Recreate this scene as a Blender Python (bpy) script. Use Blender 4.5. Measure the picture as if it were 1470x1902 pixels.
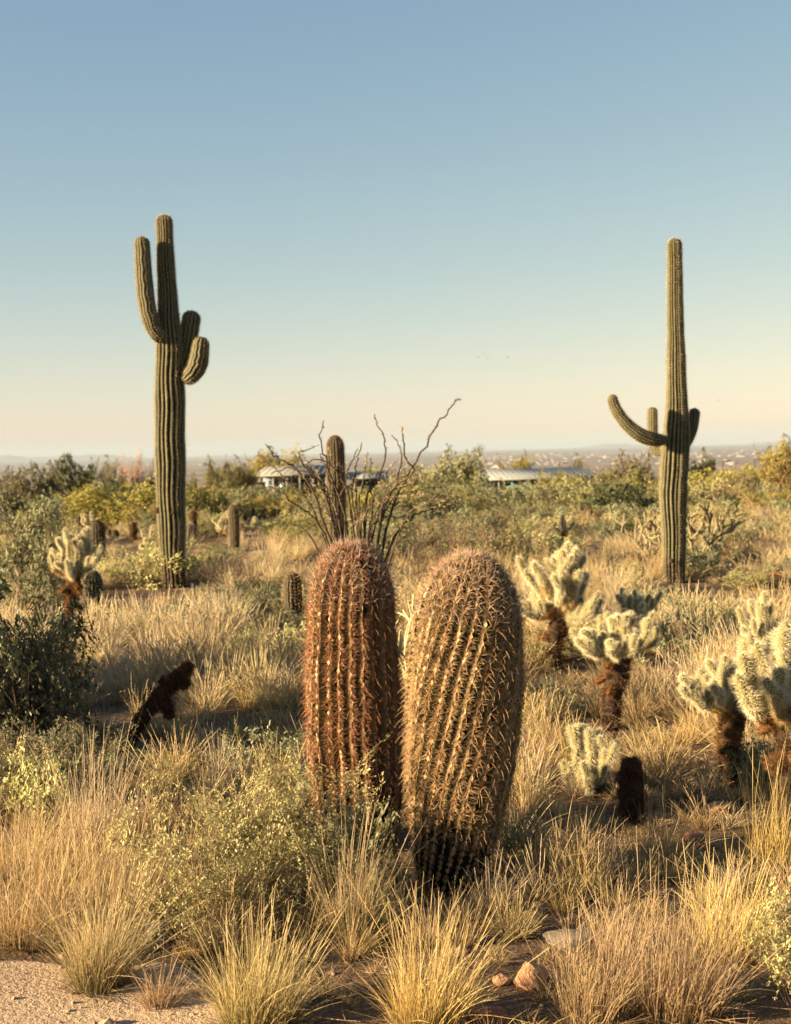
import bpy, math, random
import numpy as np
from mathutils import Vector, Matrix, Quaternion

scene = bpy.context.scene
for o in list(bpy.data.objects):
    bpy.data.objects.remove(o)

# ------------------------------------------------------------------ camera
IW, IH, FPX = 1470.0, 1902.0, 2642.0
EYE = np.array([0.0, 0.0, 1.5])
PITCH = math.atan((951 - 834) / FPX)
ROLL = math.radians(1.3)
Fw = np.array([0, math.cos(PITCH), -math.sin(PITCH)])
R0 = np.array([1.0, 0, 0]); U0 = np.array([0, math.sin(PITCH), math.cos(PITCH)])
Uv = U0 * math.cos(ROLL) + R0 * math.sin(ROLL)
Rv = R0 * math.cos(ROLL) - U0 * math.sin(ROLL)
cam = bpy.data.cameras.new('camera')
cam_ob = bpy.data.objects.new('camera', cam)
scene.collection.objects.link(cam_ob)
cam_ob.matrix_world = Matrix(((Rv[0], Uv[0], -Fw[0], EYE[0]), (Rv[1], Uv[1], -Fw[1], EYE[1]),
                              (Rv[2], Uv[2], -Fw[2], EYE[2]), (0, 0, 0, 1)))
cam.sensor_fit = 'VERTICAL'; cam.sensor_height = 36.0; cam.sensor_width = 27.8
cam.lens = 36.0 * FPX / IH
cam.clip_start = 0.05; cam.clip_end = 200000
cam.dof.use_dof = True; cam.dof.focus_distance = 4.8; cam.dof.aperture_fstop = 6.3
scene.camera = cam_ob

# ------------------------------------------------------------------ sky and sun
SUN_EL, SUN_AZ = math.radians(14.0), math.radians(18.0)   # azimuth: off the left, towards the camera
sd = Vector((-math.cos(SUN_AZ) * math.cos(SUN_EL), -math.sin(SUN_AZ) * math.cos(SUN_EL), math.sin(SUN_EL)))
world = bpy.data.worlds.new('World'); scene.world = world; world.use_nodes = True
wn = world.node_tree.nodes; wl = world.node_tree.links; wn.clear()
sky = wn.new('ShaderNodeTexSky'); sky.sky_type = 'NISHITA'; sky.sun_disc = False
sky.sun_elevation = SUN_EL; sky.sun_rotation = math.atan2(sd.x, sd.y)
sky.altitude = 600; sky.air_density = 0.8; sky.dust_density = 0.7; sky.ozone_density = 1.0
bgn = wn.new('ShaderNodeBackground'); bgn.inputs[1].default_value = 0.05
wo = wn.new('ShaderNodeOutputWorld')
# the photograph's film tone: one power curve per channel, the same for every part of the sky
sp_ = wn.new('ShaderNodeSeparateColor'); cb_ = wn.new('ShaderNodeCombineColor'); wl.new(sky.outputs[0], sp_.inputs[0])
for c_, (k_, g_) in enumerate(((0.900, 0.958), (1.037, 0.732), (1.398, 0.415))):
    pw_ = wn.new('ShaderNodeMath'); pw_.operation = 'POWER'; pw_.inputs[1].default_value = g_; wl.new(sp_.outputs[c_], pw_.inputs[0])
    ml_ = wn.new('ShaderNodeMath'); ml_.operation = 'MULTIPLY'; ml_.inputs[1].default_value = k_; wl.new(pw_.outputs[0], ml_.inputs[0]); wl.new(ml_.outputs[0], cb_.inputs[c_])
wl.new(cb_.outputs[0], bgn.inputs[0])
wl.new(bgn.outputs[0], wo.inputs[0])
sun = bpy.data.lights.new('sun', 'SUN'); sun.energy = 5.0; sun.angle = math.radians(0.5); sun.color = (1.0, 0.78, 0.47)
sun_ob = bpy.data.objects.new('sun', sun); scene.collection.objects.link(sun_ob)
sun_ob.rotation_euler = sd.to_track_quat('Z', 'Y').to_euler(); sun_ob.location = (-20, 0, 20)

vs = scene.view_settings
scene.display_settings.display_device = 'sRGB'
vs.view_transform = 'Standard'; vs.look = 'None'; vs.exposure = 2.25; vs.gamma = 1.0; vs.use_curve_mapping = False
cy = scene.cycles
cy.max_bounces = 4; cy.diffuse_bounces = 1; cy.glossy_bounces = 2; cy.transmission_bounces = 4
cy.transparent_max_bounces = 8; cy.volume_bounces = 0
cy.use_denoising = True
try: cy.denoiser = 'OPENIMAGEDENOISE'
except Exception: pass

# ------------------------------------------------------------------ helpers
def hz(x, y):
    """height of the ground"""
    x = np.asarray(x, float); y = np.asarray(y, float)
    n = 0.018 * np.sin(x * 1.7 + 0.6 * y + 1) * np.sin(y * 1.3 - 0.4 * x) + 0.010 * np.sin(4.1 * x + 1.3) * np.sin(3.7 * y + 0.5 * x)
    far = np.clip((np.abs(y) - 8) / 20, 0, 1)
    n = n + far * 0.10 * np.sin(x * 0.23 + 0.4) * np.sin(y * 0.19 + 1.1)
    d = np.clip(y - 25, 0, None)
    drop = -0.030 * d
    drop = np.maximum(drop, -150 + 20 * np.exp(-np.clip(d - 4000, 0, None) / 1500))
    fade = np.exp(-np.clip(d - 2000, 0, None) / 3000)
    big = np.clip((d - 150) / 600, 0, 1) * fade * 3.0 * np.sin(x / 170.0 + 1.0) * np.sin(y / 230.0)
    return n * np.clip(1 - d / 3000, 0, 1) + drop + big

def ray(px, py):
    return Fw + Rv * (px - 735) / FPX + Uv * (951 - py) / FPX

def P(px, py, Y):
    d = ray(px, py); return EYE + d * (Y / d[1])

def G(px, py):
    d = ray(px, py); Y = 6.0
    for k in range(60):
        p = EYE + d * (Y / d[1])
        Yn = (hz(p[0], p[1]) - EYE[2]) / (d[2] / d[1])
        Y = 0.6 * Y + 0.4 * Yn
    p = EYE + d * (Y / d[1]); p[2] = hz(p[0], p[1]); return p

def GX(px, Y):
    """ground point at depth Y under image column px (column taken near the horizon)"""
    p = P(px, 900, Y); p[2] = hz(p[0], p[1]); return p

def norm(v):
    return v / np.maximum(np.linalg.norm(v, axis=-1, keepdims=True), 1e-9)

def runit(rng, n):
    return norm(rng.normal(size=(n, 3)))

def smesh(name, V, F, mats, mi=None, attrs=None, smooth=True):
    V = np.asarray(V, np.float32).reshape(-1, 3); F = np.asarray(F, np.int32)
    k = F.shape[1]
    m = bpy.data.meshes.new(name)
    m.vertices.add(len(V)); m.vertices.foreach_set('co', V.ravel())
    m.loops.add(F.size); m.loops.foreach_set('vertex_index', F.ravel())
    m.polygons.add(len(F)); m.polygons.foreach_set('loop_start', np.arange(0, F.size, k, dtype=np.int32))
    for mt in (mats if isinstance(mats, (list, tuple)) else [mats]): m.materials.append(mt)
    if mi is not None: m.polygons.foreach_set('material_index', np.asarray(mi, np.int32))
    for a, val in (attrs or {}).items():
        at = m.attributes.new(a, 'FLOAT', 'POINT'); at.data.foreach_set('value', np.asarray(val, np.float32))
    m.update(calc_edges=True)
    if smooth: m.polygons.foreach_set('use_smooth', np.ones(len(F), bool))
    m.validate()
    return m

class Geo:
    """collects triangles"""
    def __init__(s): s.V = []; s.F = []; s.M = []; s.U = []; s.R = []; s.n = 0
    def add(s, V, F, mi=0, u=None, r=None):
        V = np.asarray(V, float).reshape(-1, 3); F = np.asarray(F, int)
        if F.shape[1] == 4: F = np.concatenate([F[:, [0, 1, 2]], F[:, [0, 2, 3]]])
        s.V.append(V); s.F.append(F + s.n); s.M.append(np.full(len(F), mi))
        s.U.append(np.zeros(len(V)) if u is None else np.broadcast_to(u, (len(V),)))
        s.R.append(np.zeros(len(V)) if r is None else np.broadcast_to(r, (len(V),)))
        s.n += len(V); return s
    def mesh(s, name, mats, smooth=True):
        return smesh(name, np.concatenate(s.V), np.concatenate(s.F), mats, np.concatenate(s.M),
                     {'u': np.concatenate(s.U), 'rnd': np.concatenate(s.R)}, smooth)

def strands(rng, base, d, bend, L, R, segs=3, sides=3, taper=0.9, mid=0.0):
    n = len(base); s = np.linspace(0, 1, segs + 1)
    L = np.broadcast_to(L, (n,)); R = np.broadcast_to(R, (n,))
    Pp = base[:, None, :] + (d * L[:, None])[:, None, :] * s[None, :, None] + (bend * L[:, None])[:, None, :] * (s ** 2)[None, :, None]
    T = norm(d[:, None, :] + 2 * bend[:, None, :] * s[None, :, None])
    A = norm(np.cross(T, runit(rng, n)[:, None, :])); B = np.cross(T, A)
    rad = R[:, None] * (1 - taper * s ** 1.5 + mid * np.exp(-((s - 0.8) / 0.12) ** 2))[None, :]
    ang = 2 * np.pi * np.arange(sides) / sides
    V = Pp[:, :, None, :] + rad[:, :, None, None] * (A[:, :, None, :] * np.cos(ang)[None, None, :, None] + B[:, :, None, :] * np.sin(ang)[None, None, :, None])
    idx = np.arange(n * (segs + 1) * sides).reshape(n, segs + 1, sides)
    if sides == 2:
        F = np.stack([idx[:, :-1, 0], idx[:, :-1, 1], idx[:, 1:, 1], idx[:, 1:, 0]], -1).reshape(-1, 4)
    else:
        nx = np.roll(idx, -1, axis=2)
        F = np.stack([idx[:, :-1], nx[:, :-1], nx[:, 1:], idx[:, 1:]], -1).reshape(-1, 4)
    u = np.broadcast_to(s[None, :, None], (n, segs + 1, sides)).ravel()
    r = np.broadcast_to(rng.random(n)[:, None, None], (n, segs + 1, sides)).ravel()
    return V.reshape(-1, 3), F, u, r

def tri_spines(rng, base, d, L, w):
    n = len(base); L = np.broadcast_to(L, (n,))
    sd_ = norm(np.cross(d, runit(rng, n))) * w * 0.5
    V = np.stack([base + sd_, base - sd_, base + d * L[:, None]], 1).reshape(-1, 3)
    return V, np.arange(3 * n).reshape(n, 3), np.tile([0, 0, 1.0], n), np.repeat(rng.random(n), 3)

def leaves(rng, p, d, l, w):
    n = len(p); sd_ = norm(np.cross(d, runit(rng, n))); nn = np.cross(sd_, d)
    l = np.broadcast_to(l, (n,))[:, None]; w = np.broadcast_to(w, (n,))[:, None]
    V = np.stack([p, p + d * l * 0.55 + sd_ * w * 0.5 + nn * w * 0.15, p + d * l, p + d * l * 0.55 - sd_ * w * 0.5 + nn * w * 0.15], 1).reshape(-1, 3)
    i = np.arange(n)[:, None] * 4
    F = np.concatenate([i + np.array([[0, 1, 2]]), i + np.array([[0, 2, 3]])])
    return V, F, np.tile([0, .5, 1, .5], n), np.repeat(rng.random(n), 4)

def catmull(pts, n):
    pts = np.asarray(pts, float); one = pts.ndim == 1
    if one: pts = pts[:, None]
    k = len(pts)
    if k == 2:
        t = np.linspace(0, 1, n)[:, None]; out = pts[0] * (1 - t) + pts[1] * t
    else:
        e = np.concatenate([[2 * pts[0] - pts[1]], pts, [2 * pts[-1] - pts[-2]]])
        x = np.linspace(0, k - 1, n); i = np.minimum(x.astype(int), k - 2); f = (x - i)[:, None]
        a, b, c, d = e[i], e[i + 1], e[i + 2], e[i + 3]
        out = 0.5 * (2 * b + (c - a) * f + (2 * a - 5 * b + 4 * c - d) * f ** 2 + (3 * b - 3 * c + d - a) * f ** 3)
    return out[:, 0] if one else out

class RibTube:
    """a ribbed column along a path, closed by a dome at the end"""
    def __init__(s, path, radii, nribs, depth, crest=1.0, dome=0.0, twist=0.0, seed=0, wob=0.1, cut=0.0, sharp=False, ring=0.0):
        rng = np.random.default_rng(seed); N = 240
        Q = catmull(path, N); dl = np.linalg.norm(np.diff(Q, axis=0), axis=1); cl = np.concatenate([[0], np.cumsum(dl)])
        s.len = cl[-1]; t = cl / cl[-1]; s.tt = np.linspace(0, 1, N)
        s.P = np.stack([np.interp(s.tt, t, Q[:, i]) for i in range(3)], 1)
        T = norm(np.gradient(s.P, axis=0)); A = np.zeros_like(T)
        a = np.array([1.0, 0, 0]); a = a - T[0] * a.dot(T[0]); A[0] = a / np.linalg.norm(a)
        for i in range(1, N):
            a = A[i - 1] - T[i] * A[i - 1].dot(T[i]); A[i] = a / np.linalg.norm(a)
        s.T, s.A, s.B = T, A, np.cross(T, A)
        rp = np.array(radii, float)
        r = np.interp(s.tt, np.linspace(0, 1, 60), catmull(rp[:, 1], 60)) if False else np.interp(s.tt, rp[:, 0], rp[:, 1])
        ker = np.hanning(25); ker /= ker.sum(); r = np.convolve(np.pad(r, 12, 'edge'), ker, 'valid')
        if dome > 0:
            td = 1 - dome / s.len; q = np.clip((s.tt - td) / (1 - td), 0, 1); r = r * np.sqrt(np.clip(1 - q ** 2.2, 0, 1))
        if cut > 0:
            q = np.clip(1 - s.tt * s.len / cut, 0, 1); r = r * np.sqrt(np.clip(1 - q ** 2, 0.02, 1))
        r = r * (1 + ring * (0.5 * np.sin(s.tt * s.len * 9 + seed) + 0.5 * np.interp(s.tt, np.linspace(0, 1, 30), rng.normal(size=30))))
        s.r = r; s.n = nribs; s.depth = depth; s.crest = crest; s.twist = twist; s.sharp = sharp
        s.ph = rng.random(nribs) * 6.28; s.wob = wob; s.fr = 3 + 5 * rng.random(nribs); s.amp = 0.4 + rng.random(nribs); s.rb = 1 + (0.16 if ring else 0.10) * (rng.random(nribs) - 0.5)
    def eval(s, psi, t):
        """psi: rib coordinate (integer = crest), t along"""
        f = lambda a: np.interp(t, s.tt, a)
        Pp = np.stack([f(s.P[:, i]) for i in range(3)], -1); A = np.stack([f(s.A[:, i]) for i in range(3)], -1); B = np.stack([f(s.B[:, i]) for i in range(3)], -1)
        R = f(s.r); i = np.round(psi).astype(int) % s.n
        saw = np.abs(psi - np.round(psi)) * 2
        c = (1 - saw) ** s.crest if s.sharp else np.clip(np.cos(saw * np.pi / 2), 0, 1) ** s.crest
        fb = 1 + (s.rb[i] - 1) * c
        ang = 2 * np.pi * psi / s.n + s.twist * t
        w = s.wob / s.n * np.sin(s.fr[0] * t * 6.28 + s.ph[0]) * 6.28 + s.wob / s.n * 3 * s.amp[i] * np.sin(s.fr[i] * t * 6.28 + s.ph[i]) * c
        k = (R * (1 - s.depth * (1 - c)) * fb)[..., None]
        a2 = (ang + w)[..., None]
        return Pp + k * (A * np.cos(a2) + B * np.sin(a2))
    def rows(s, m):
        q = np.linspace(0, 1, m); return np.unique(np.concatenate([q, 1 - (1 - q[-4:]) * 0.35, 1 - (1 - q[-6:]) * 0.15]))
    def body(s, sub, m):
        t = s.rows(m); psi = np.arange(s.n * sub) / sub
        V = s.eval(*np.broadcast_arrays(psi[None, :], t[:, None]))
        k = len(psi); idx = np.arange(len(t) * k).reshape(len(t), k); nx = np.roll(idx, -1, 1)
        F = np.stack([idx[:-1], nx[:-1], nx[1:], idx[1:]], -1).reshape(-1, 4)
        saw = np.abs(psi - np.round(psi)) * 2
        return V.reshape(-1, 3), F, np.broadcast_to(t[:, None], idx.shape).ravel(), np.broadcast_to((1 - saw)[None], idx.shape).ravel()
    def crest_frames(s, rib, t):
        """points, outward normals, tangents along a rib crest"""
        psi = np.full(len(t), float(rib)); p = s.eval(psi, t); e = 0.004
        T = norm(s.eval(psi, np.minimum(t + e, 1)) - s.eval(psi, np.maximum(t - e, 0)))
        ax = np.stack([np.interp(t, s.tt, s.P[:, i]) for i in range(3)], -1)
        o = norm(p - ax); n_ = norm(o - T * np.sum(o * T, -1, keepdims=True)); return p, n_, T

COL = scene.collection
def link(name, data, parent=None, loc=None):
    o = bpy.data.objects.new(name, data); COL.objects.link(o)
    if parent is not None: o.parent = parent
    if loc is not None: o.location = loc
    return o
def thing(name, label, cat, loc, group=None, rz=0.0, scale=None):
    o = link(name, None, None, tuple(float(v) for v in loc)); o.empty_display_size = 0.1
    o.rotation_euler = (0, 0, rz)
    if scale is not None: o.scale = scale
    return tag(o, label, cat, group)
def tag(o, label, cat, group=None, kind=None):
    if label: o['label'] = label
    if cat: o['category'] = cat
    if group: o['group'] = group
    if kind: o['kind'] = kind
    return o

# ------------------------------------------------------------------ materials
class NT:
    def __init__(s, name):
        s.m = bpy.data.materials.new(name); s.m.use_nodes = True; s.t = s.m.node_tree; s.t.nodes.clear()
        s.out = s.n('ShaderNodeOutputMaterial')
    def n(s, kind, **kw):
        x = s.t.nodes.new(kind)
        for k, v in kw.items(): setattr(x, k, v)
        return x
    def l(s, a, b): s.t.links.new(a, b)
    def set(s, sock, v):
        if isinstance(v, bpy.types.NodeSocket): s.l(v, sock)
        else: sock.default_value = v
    def mix(s, f, a, b, mode='MIX'):
        x = s.n('ShaderNodeMix', data_type='RGBA', blend_type=mode)
        for sock, v in ((x.inputs[0], f), (x.inputs[6], a), (x.inputs[7], b)):
            if isinstance(v, tuple) and len(v) == 3: v = (*v, 1)
            s.set(sock, v)
        return x.outputs[2]
    def math(s, op, a, b=0.0, clamp=False):
        x = s.n('ShaderNodeMath', operation=op, use_clamp=clamp); s.set(x.inputs[0], a); s.set(x.inputs[1], b); return x.outputs[0]
    def ramp(s, f, lo, hi):
        x = s.n('ShaderNodeMapRange'); x.clamp = True; s.set(x.inputs[0], f); x.inputs[1].default_value = lo; x.inputs[2].default_value = hi; return x.outputs[0]
    def attr(s, a): return s.n('ShaderNodeAttribute', attribute_name=a).outputs['Fac']
    def rnd(s): return s.n('ShaderNodeObjectInfo').outputs['Random']
    def pos(s): return s.n('ShaderNodeNewGeometry').outputs['Position']
    def obj(s): return s.n('ShaderNodeTexCoord').outputs['Object']
    def noise(s, scale, detail=3, vec=None, rough=0.55):
        x = s.n('ShaderNodeTexNoise'); x.inputs['Scale'].default_value = scale; x.inputs['Detail'].default_value = detail; x.inputs['Roughness'].default_value = rough
        if vec is not None: s.l(vec, x.inputs['Vector'])
        return x.outputs['Fac']
    def bump(s, h, st, dist):
        x = s.n('ShaderNodeBump'); x.inputs['Strength'].default_value = st; x.inputs['Distance'].default_value = dist; s.l(h, x.inputs['Height']); return x.outputs[0]
    def bsdf(s, col, rough=0.8, spec=0.2, trans=0.0, tcol=None, normal=None, metal=0.0):
        p = s.n('ShaderNodeBsdfPrincipled'); s.set(p.inputs['Base Color'], (*col, 1) if isinstance(col, tuple) and len(col) == 3 else col)
        p.inputs['Roughness'].default_value = rough; p.inputs['Specular IOR Level'].default_value = spec; p.inputs['Metallic'].default_value = metal
        if normal is not None: s.l(normal, p.inputs['Normal'])
        o = p.outputs[0]
        if trans > 0:
            t = s.n('ShaderNodeBsdfTranslucent'); c = tcol if tcol is not None else col
            s.set(t.inputs[0], (*c, 1) if isinstance(c, tuple) and len(c) == 3 else c)
            x = s.n('ShaderNodeMixShader'); x.inputs[0].default_value = trans; s.l(o, x.inputs[1]); s.l(t.outputs[0], x.inputs[2]); o = x.outputs[0]
        s.l(o, s.out.inputs[0]); return s.m

def mat_plain(name, c1, c2, scale=8.0, rough=0.85, bump=0.0, bd=0.01, spec=0.2, metal=0.0):
    t = NT(name); o = t.obj(); n = t.noise(scale, 5, o); c = t.mix(t.ramp(n, 0.3, 0.7), c1, c2)
    return t.bsdf(c, rough, spec, metal=metal, normal=t.bump(t.noise(scale * 4, 4, o), bump, bd) if bump else None)

def mat_grass(name, base, mid, tip, alt):
    t = NT(name); u = t.attr('u'); r = t.attr('rnd'); q = t.rnd()
    c = t.mix(t.ramp(u, 0.0, 0.4), base, mid); c = t.mix(t.ramp(u, 0.4, 1.0), c, tip)  # roots dark as thatch, with shade inside the tuft painted in
    c = t.mix(t.math('MULTIPLY', t.ramp(r, 0.55, 1.0), 0.7), c, alt)
    h = t.n('ShaderNodeHueSaturation'); t.l(c, h.inputs['Color']); t.l(t.math('ADD', t.math('MULTIPLY', t.math('ADD', q, r), 0.38), 0.62), h.inputs['Value'])
    t.l(t.math('ADD', t.math('MULTIPLY', q, 0.025), 0.4875), h.inputs['Hue'])
    t.l(t.math('ADD', t.math('MULTIPLY', q, 0.18), 0.86), h.inputs['Saturation'])
    return t.bsdf(h.outputs[0], 0.6, 0.25, 0.30)

def mat_leaf(name, c1, c2, trans=0.3, rough=0.6, spec=0.3, var=0.45):
    t = NT(name); r = t.attr('rnd'); q = t.rnd()
    c = t.mix(r, c1, c2)
    h = t.n('ShaderNodeHueSaturation'); t.l(c, h.inputs['Color']); t.l(t.math('ADD', t.math('MULTIPLY', t.math('ADD', q, t.math('MULTIPLY', r, 0.6)), var), 1 - var * 0.8), h.inputs['Value'])
    t.l(t.math('ADD', t.math('MULTIPLY', q, 0.03), 0.485), h.inputs['Hue'])
    return t.bsdf(h.outputs[0], rough, spec, trans)

def mat_spine(name, root, tip, trans=0.2, var=0.5, rough=0.5):
    t = NT(name); c = t.mix(t.attr('u'), root, tip)
    h = t.n('ShaderNodeHueSaturation'); t.l(c, h.inputs['Color']); t.l(t.math('ADD', t.math('MULTIPLY', t.attr('rnd'), var), 1 - var / 2), h.inputs['Value'])
    return t.bsdf(h.outputs[0], rough, 0.3, trans)

def mat_cactus(name, crest, groove, bark, bark_h, sc=30.0, bumpd=0.004):
    """ribbed skin: 'rnd' holds 1 on the crest, 0 in the groove; 'u' runs up the column"""
    t = NT(name); o = t.obj(); n = t.noise(sc, 5, o); n2 = t.noise(sc * 0.15, 3, o)
    c = t.mix(t.ramp(t.attr('rnd'), 0.15, 0.95), groove, crest)  # grooves coloured darker to paint in the shade between ribs
    c = t.mix(t.math('MULTIPLY', t.ramp(n, 0.35, 0.75), 0.5), c, tuple(x * 0.55 for x in groove))
    n4 = t.noise(sc * 0.35, 6, o, 0.7); c = t.mix(t.math('MULTIPLY', t.ramp(n4, 0.60, 0.68), 0.55), c, (0.15, 0.105, 0.065))   # corky scars
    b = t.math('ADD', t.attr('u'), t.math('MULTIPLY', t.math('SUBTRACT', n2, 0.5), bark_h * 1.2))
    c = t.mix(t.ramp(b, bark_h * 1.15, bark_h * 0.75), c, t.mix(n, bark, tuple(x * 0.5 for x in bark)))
    return t.bsdf(c, 0.7, 0.25, normal=t.bump(n, 0.5, bumpd))

M = {}
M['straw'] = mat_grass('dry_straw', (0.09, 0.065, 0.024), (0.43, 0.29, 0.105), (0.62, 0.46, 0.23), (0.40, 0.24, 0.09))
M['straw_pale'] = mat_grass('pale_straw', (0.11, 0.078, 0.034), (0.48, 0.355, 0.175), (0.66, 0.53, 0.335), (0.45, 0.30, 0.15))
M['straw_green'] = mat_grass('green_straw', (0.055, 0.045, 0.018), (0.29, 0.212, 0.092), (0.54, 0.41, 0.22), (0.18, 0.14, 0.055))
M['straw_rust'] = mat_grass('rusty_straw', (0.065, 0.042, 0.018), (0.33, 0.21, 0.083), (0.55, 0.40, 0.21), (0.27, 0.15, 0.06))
M['leaf_sage'] = mat_leaf('sage_leaf', (0.28, 0.26, 0.105), (0.47, 0.42, 0.19))
M['leaf_grey'] = mat_leaf('grey_leaf', (0.13, 0.14, 0.07), (0.27, 0.26, 0.14))
M['leaf_jojoba'] = mat_leaf('jojoba_leaf', (0.06, 0.068, 0.03), (0.16, 0.155, 0.075), 0.15, 0.5)
M['leaf_olive'] = mat_leaf('olive_leaf', (0.12, 0.11, 0.05), (0.25, 0.22, 0.11), 0.18)
M['leaf_dark'] = mat_leaf('dark_leaf', (0.045, 0.05, 0.02), (0.11, 0.11, 0.045), 0.15)
M['leaf_yellow'] = mat_leaf('yellow_green_leaf', (0.17, 0.145, 0.03), (0.31, 0.26, 0.06), 0.2)
M['leaf_green'] = mat_leaf('green_leaf', (0.10, 0.10, 0.025), (0.21, 0.185, 0.05), 0.2)
M['twig_dark'] = mat_plain('dark_twig', (0.05, 0.035, 0.022), (0.12, 0.08, 0.05), 20)
M['twig_brown'] = mat_plain('brown_twig', (0.17, 0.10, 0.055), (0.30, 0.19, 0.11), 20)
M['twig_pink'] = mat_plain('pink_twig', (0.34, 0.21, 0.14), (0.45, 0.29, 0.2), 20)
M['twig_ocotillo'] = mat_plain('ocotillo_bark', (0.022, 0.016, 0.011), (0.09, 0.064, 0.038), 45, bump=0.4, bd=0.004)
M['barrel_skin'] = mat_cactus('barrel_skin', (0.17, 0.13, 0.055), (0.018, 0.019, 0.008), (0.016, 0.010, 0.007), 0.20, 40)  # near-black foot: corky base with the shade around it painted in
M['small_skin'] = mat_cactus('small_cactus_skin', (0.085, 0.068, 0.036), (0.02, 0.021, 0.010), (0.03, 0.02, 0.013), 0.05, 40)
M['saguaro_skin'] = mat_cactus('saguaro_skin', (0.165, 0.148, 0.080), (0.026, 0.030, 0.015), (0.062, 0.044, 0.028), 0.075, 14, 0.006)  # foot colour is bark darkened further by painted shade
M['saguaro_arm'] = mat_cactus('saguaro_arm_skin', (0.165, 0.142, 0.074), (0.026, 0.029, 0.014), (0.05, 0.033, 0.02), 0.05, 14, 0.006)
M['spine_red'] = mat_spine('red_spine', (0.25, 0.07, 0.03), (0.40, 0.18, 0.085), 0.15)
M['spine_straw'] = mat_spine('straw_spine', (0.36, 0.22, 0.10), (0.54, 0.38, 0.20), 0.2)
M['spine_tan'] = mat_spine('tan_spine', (0.36, 0.17, 0.075), (0.60, 0.38, 0.19), 0.15)
M['spine_rose'] = mat_spine('rose_spine', (0.31, 0.12, 0.06), (0.50, 0.28, 0.15), 0.2)
M['spine_pink'] = mat_spine('pink_spine', (0.36, 0.26, 0.20), (0.56, 0.44, 0.35), 0.2)
M['spine_gold'] = mat_spine('golden_spine', (0.38, 0.27, 0.13), (0.62, 0.48, 0.28), 0.35)
M['spine_cholla'] = mat_spine('cholla_spine', (0.66, 0.56, 0.32), (0.90, 0.81, 0.58), 0.40, 0.3)
M['spine_amber'] = mat_spine('amber_cholla_spine', (0.42, 0.24, 0.07), (0.64, 0.43, 0.17), 0.40, 0.4)
M['spine_rust'] = mat_spine('rust_spine', (0.07, 0.03, 0.010), (0.27, 0.12, 0.032), 0.3, 0.7)
M['spine_umber'] = mat_spine('umber_spine', (0.04, 0.018, 0.008), (0.15, 0.068, 0.024), 0.25, 0.8)
M['spine_dark'] = mat_spine('dark_brown_spine', (0.04, 0.02, 0.012), (0.15, 0.075, 0.04), 0.2, 0.8)  # dark brown spines for stumps and the darkest trunk
M['joint_skin'] = mat_plain('cholla_joint_skin', (0.13, 0.122, 0.05), (0.20, 0.175, 0.075), 25)
M['joint_rust'] = mat_plain('dead_joint_skin', (0.08, 0.035, 0.012), (0.16, 0.07, 0.02), 25)
M['trunk_dark'] = mat_plain('cholla_trunk', (0.022, 0.013, 0.008), (0.05, 0.028, 0.014), 30, bump=0.8, bd=0.01)
M['pencil'] = mat_plain('pencil_cholla_skin', (0.26, 0.24, 0.12), (0.40, 0.34, 0.18), 30, bump=0.4, bd=0.004)
M['pencil_dark'] = mat_plain('staghorn_skin', (0.12, 0.11, 0.06), (0.26, 0.20, 0.10), 30)
M['rock_orange'] = mat_plain('orange_rock', (0.42, 0.23, 0.12), (0.30, 0.16, 0.09), 14, bump=0.5, bd=0.01)
M['rock_grey'] = mat_plain('grey_rock', (0.17, 0.13, 0.095), (0.11, 0.085, 0.062), 10, bump=0.5, bd=0.01)
M['rock_red'] = mat_plain('red_rock', (0.20, 0.09, 0.055), (0.12, 0.06, 0.04), 12, bump=0.5, bd=0.01)
M['pebble'] = mat_plain('pebble', (0.38, 0.26, 0.18), (0.20, 0.135, 0.09), 5)
M['metal_roof'] = mat_plain('metal_roof', (0.19, 0.20, 0.195), (0.23, 0.24, 0.23), 0.6, 0.7, spec=0.2)
M['roof_pale'] = mat_plain('pale_roof', (0.16, 0.16, 0.148), (0.20, 0.195, 0.178), 0.6)
M['wall_tan'] = mat_plain('tan_wall', (0.10, 0.07, 0.05), (0.14, 0.10, 0.07), 0.8)
M['wall_blue'] = mat_plain('blue_grey_wall', (0.12, 0.15, 0.17), (0.16, 0.19, 0.21), 0.8)
M['frame_white'] = mat_plain('white_frame', (0.20, 0.195, 0.185), (0.17, 0.165, 0.155), 1)
M['glass'] = NT('window_glass').bsdf((0.03, 0.04, 0.05), 0.1, 0.5)
M['teal'] = mat_plain('teal_canvas', (0.03, 0.20, 0.22), (0.04, 0.25, 0.27), 2)
M['pole'] = mat_plain('lamp_pole', (0.06, 0.05, 0.045), (0.09, 0.07, 0.06), 3)
M['town'] = mat_plain('far_town_wall', (0.40, 0.34, 0.30), (0.20, 0.16, 0.14), 0.004)
M['bird'] = mat_plain('bird_feather', (0.10, 0.08, 0.07), (0.16, 0.13, 0.11), 6)
M['hill'] = mat_plain('far_hill', (0.20, 0.15, 0.12), (0.14, 0.11, 0.09), 0.0006)

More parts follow.
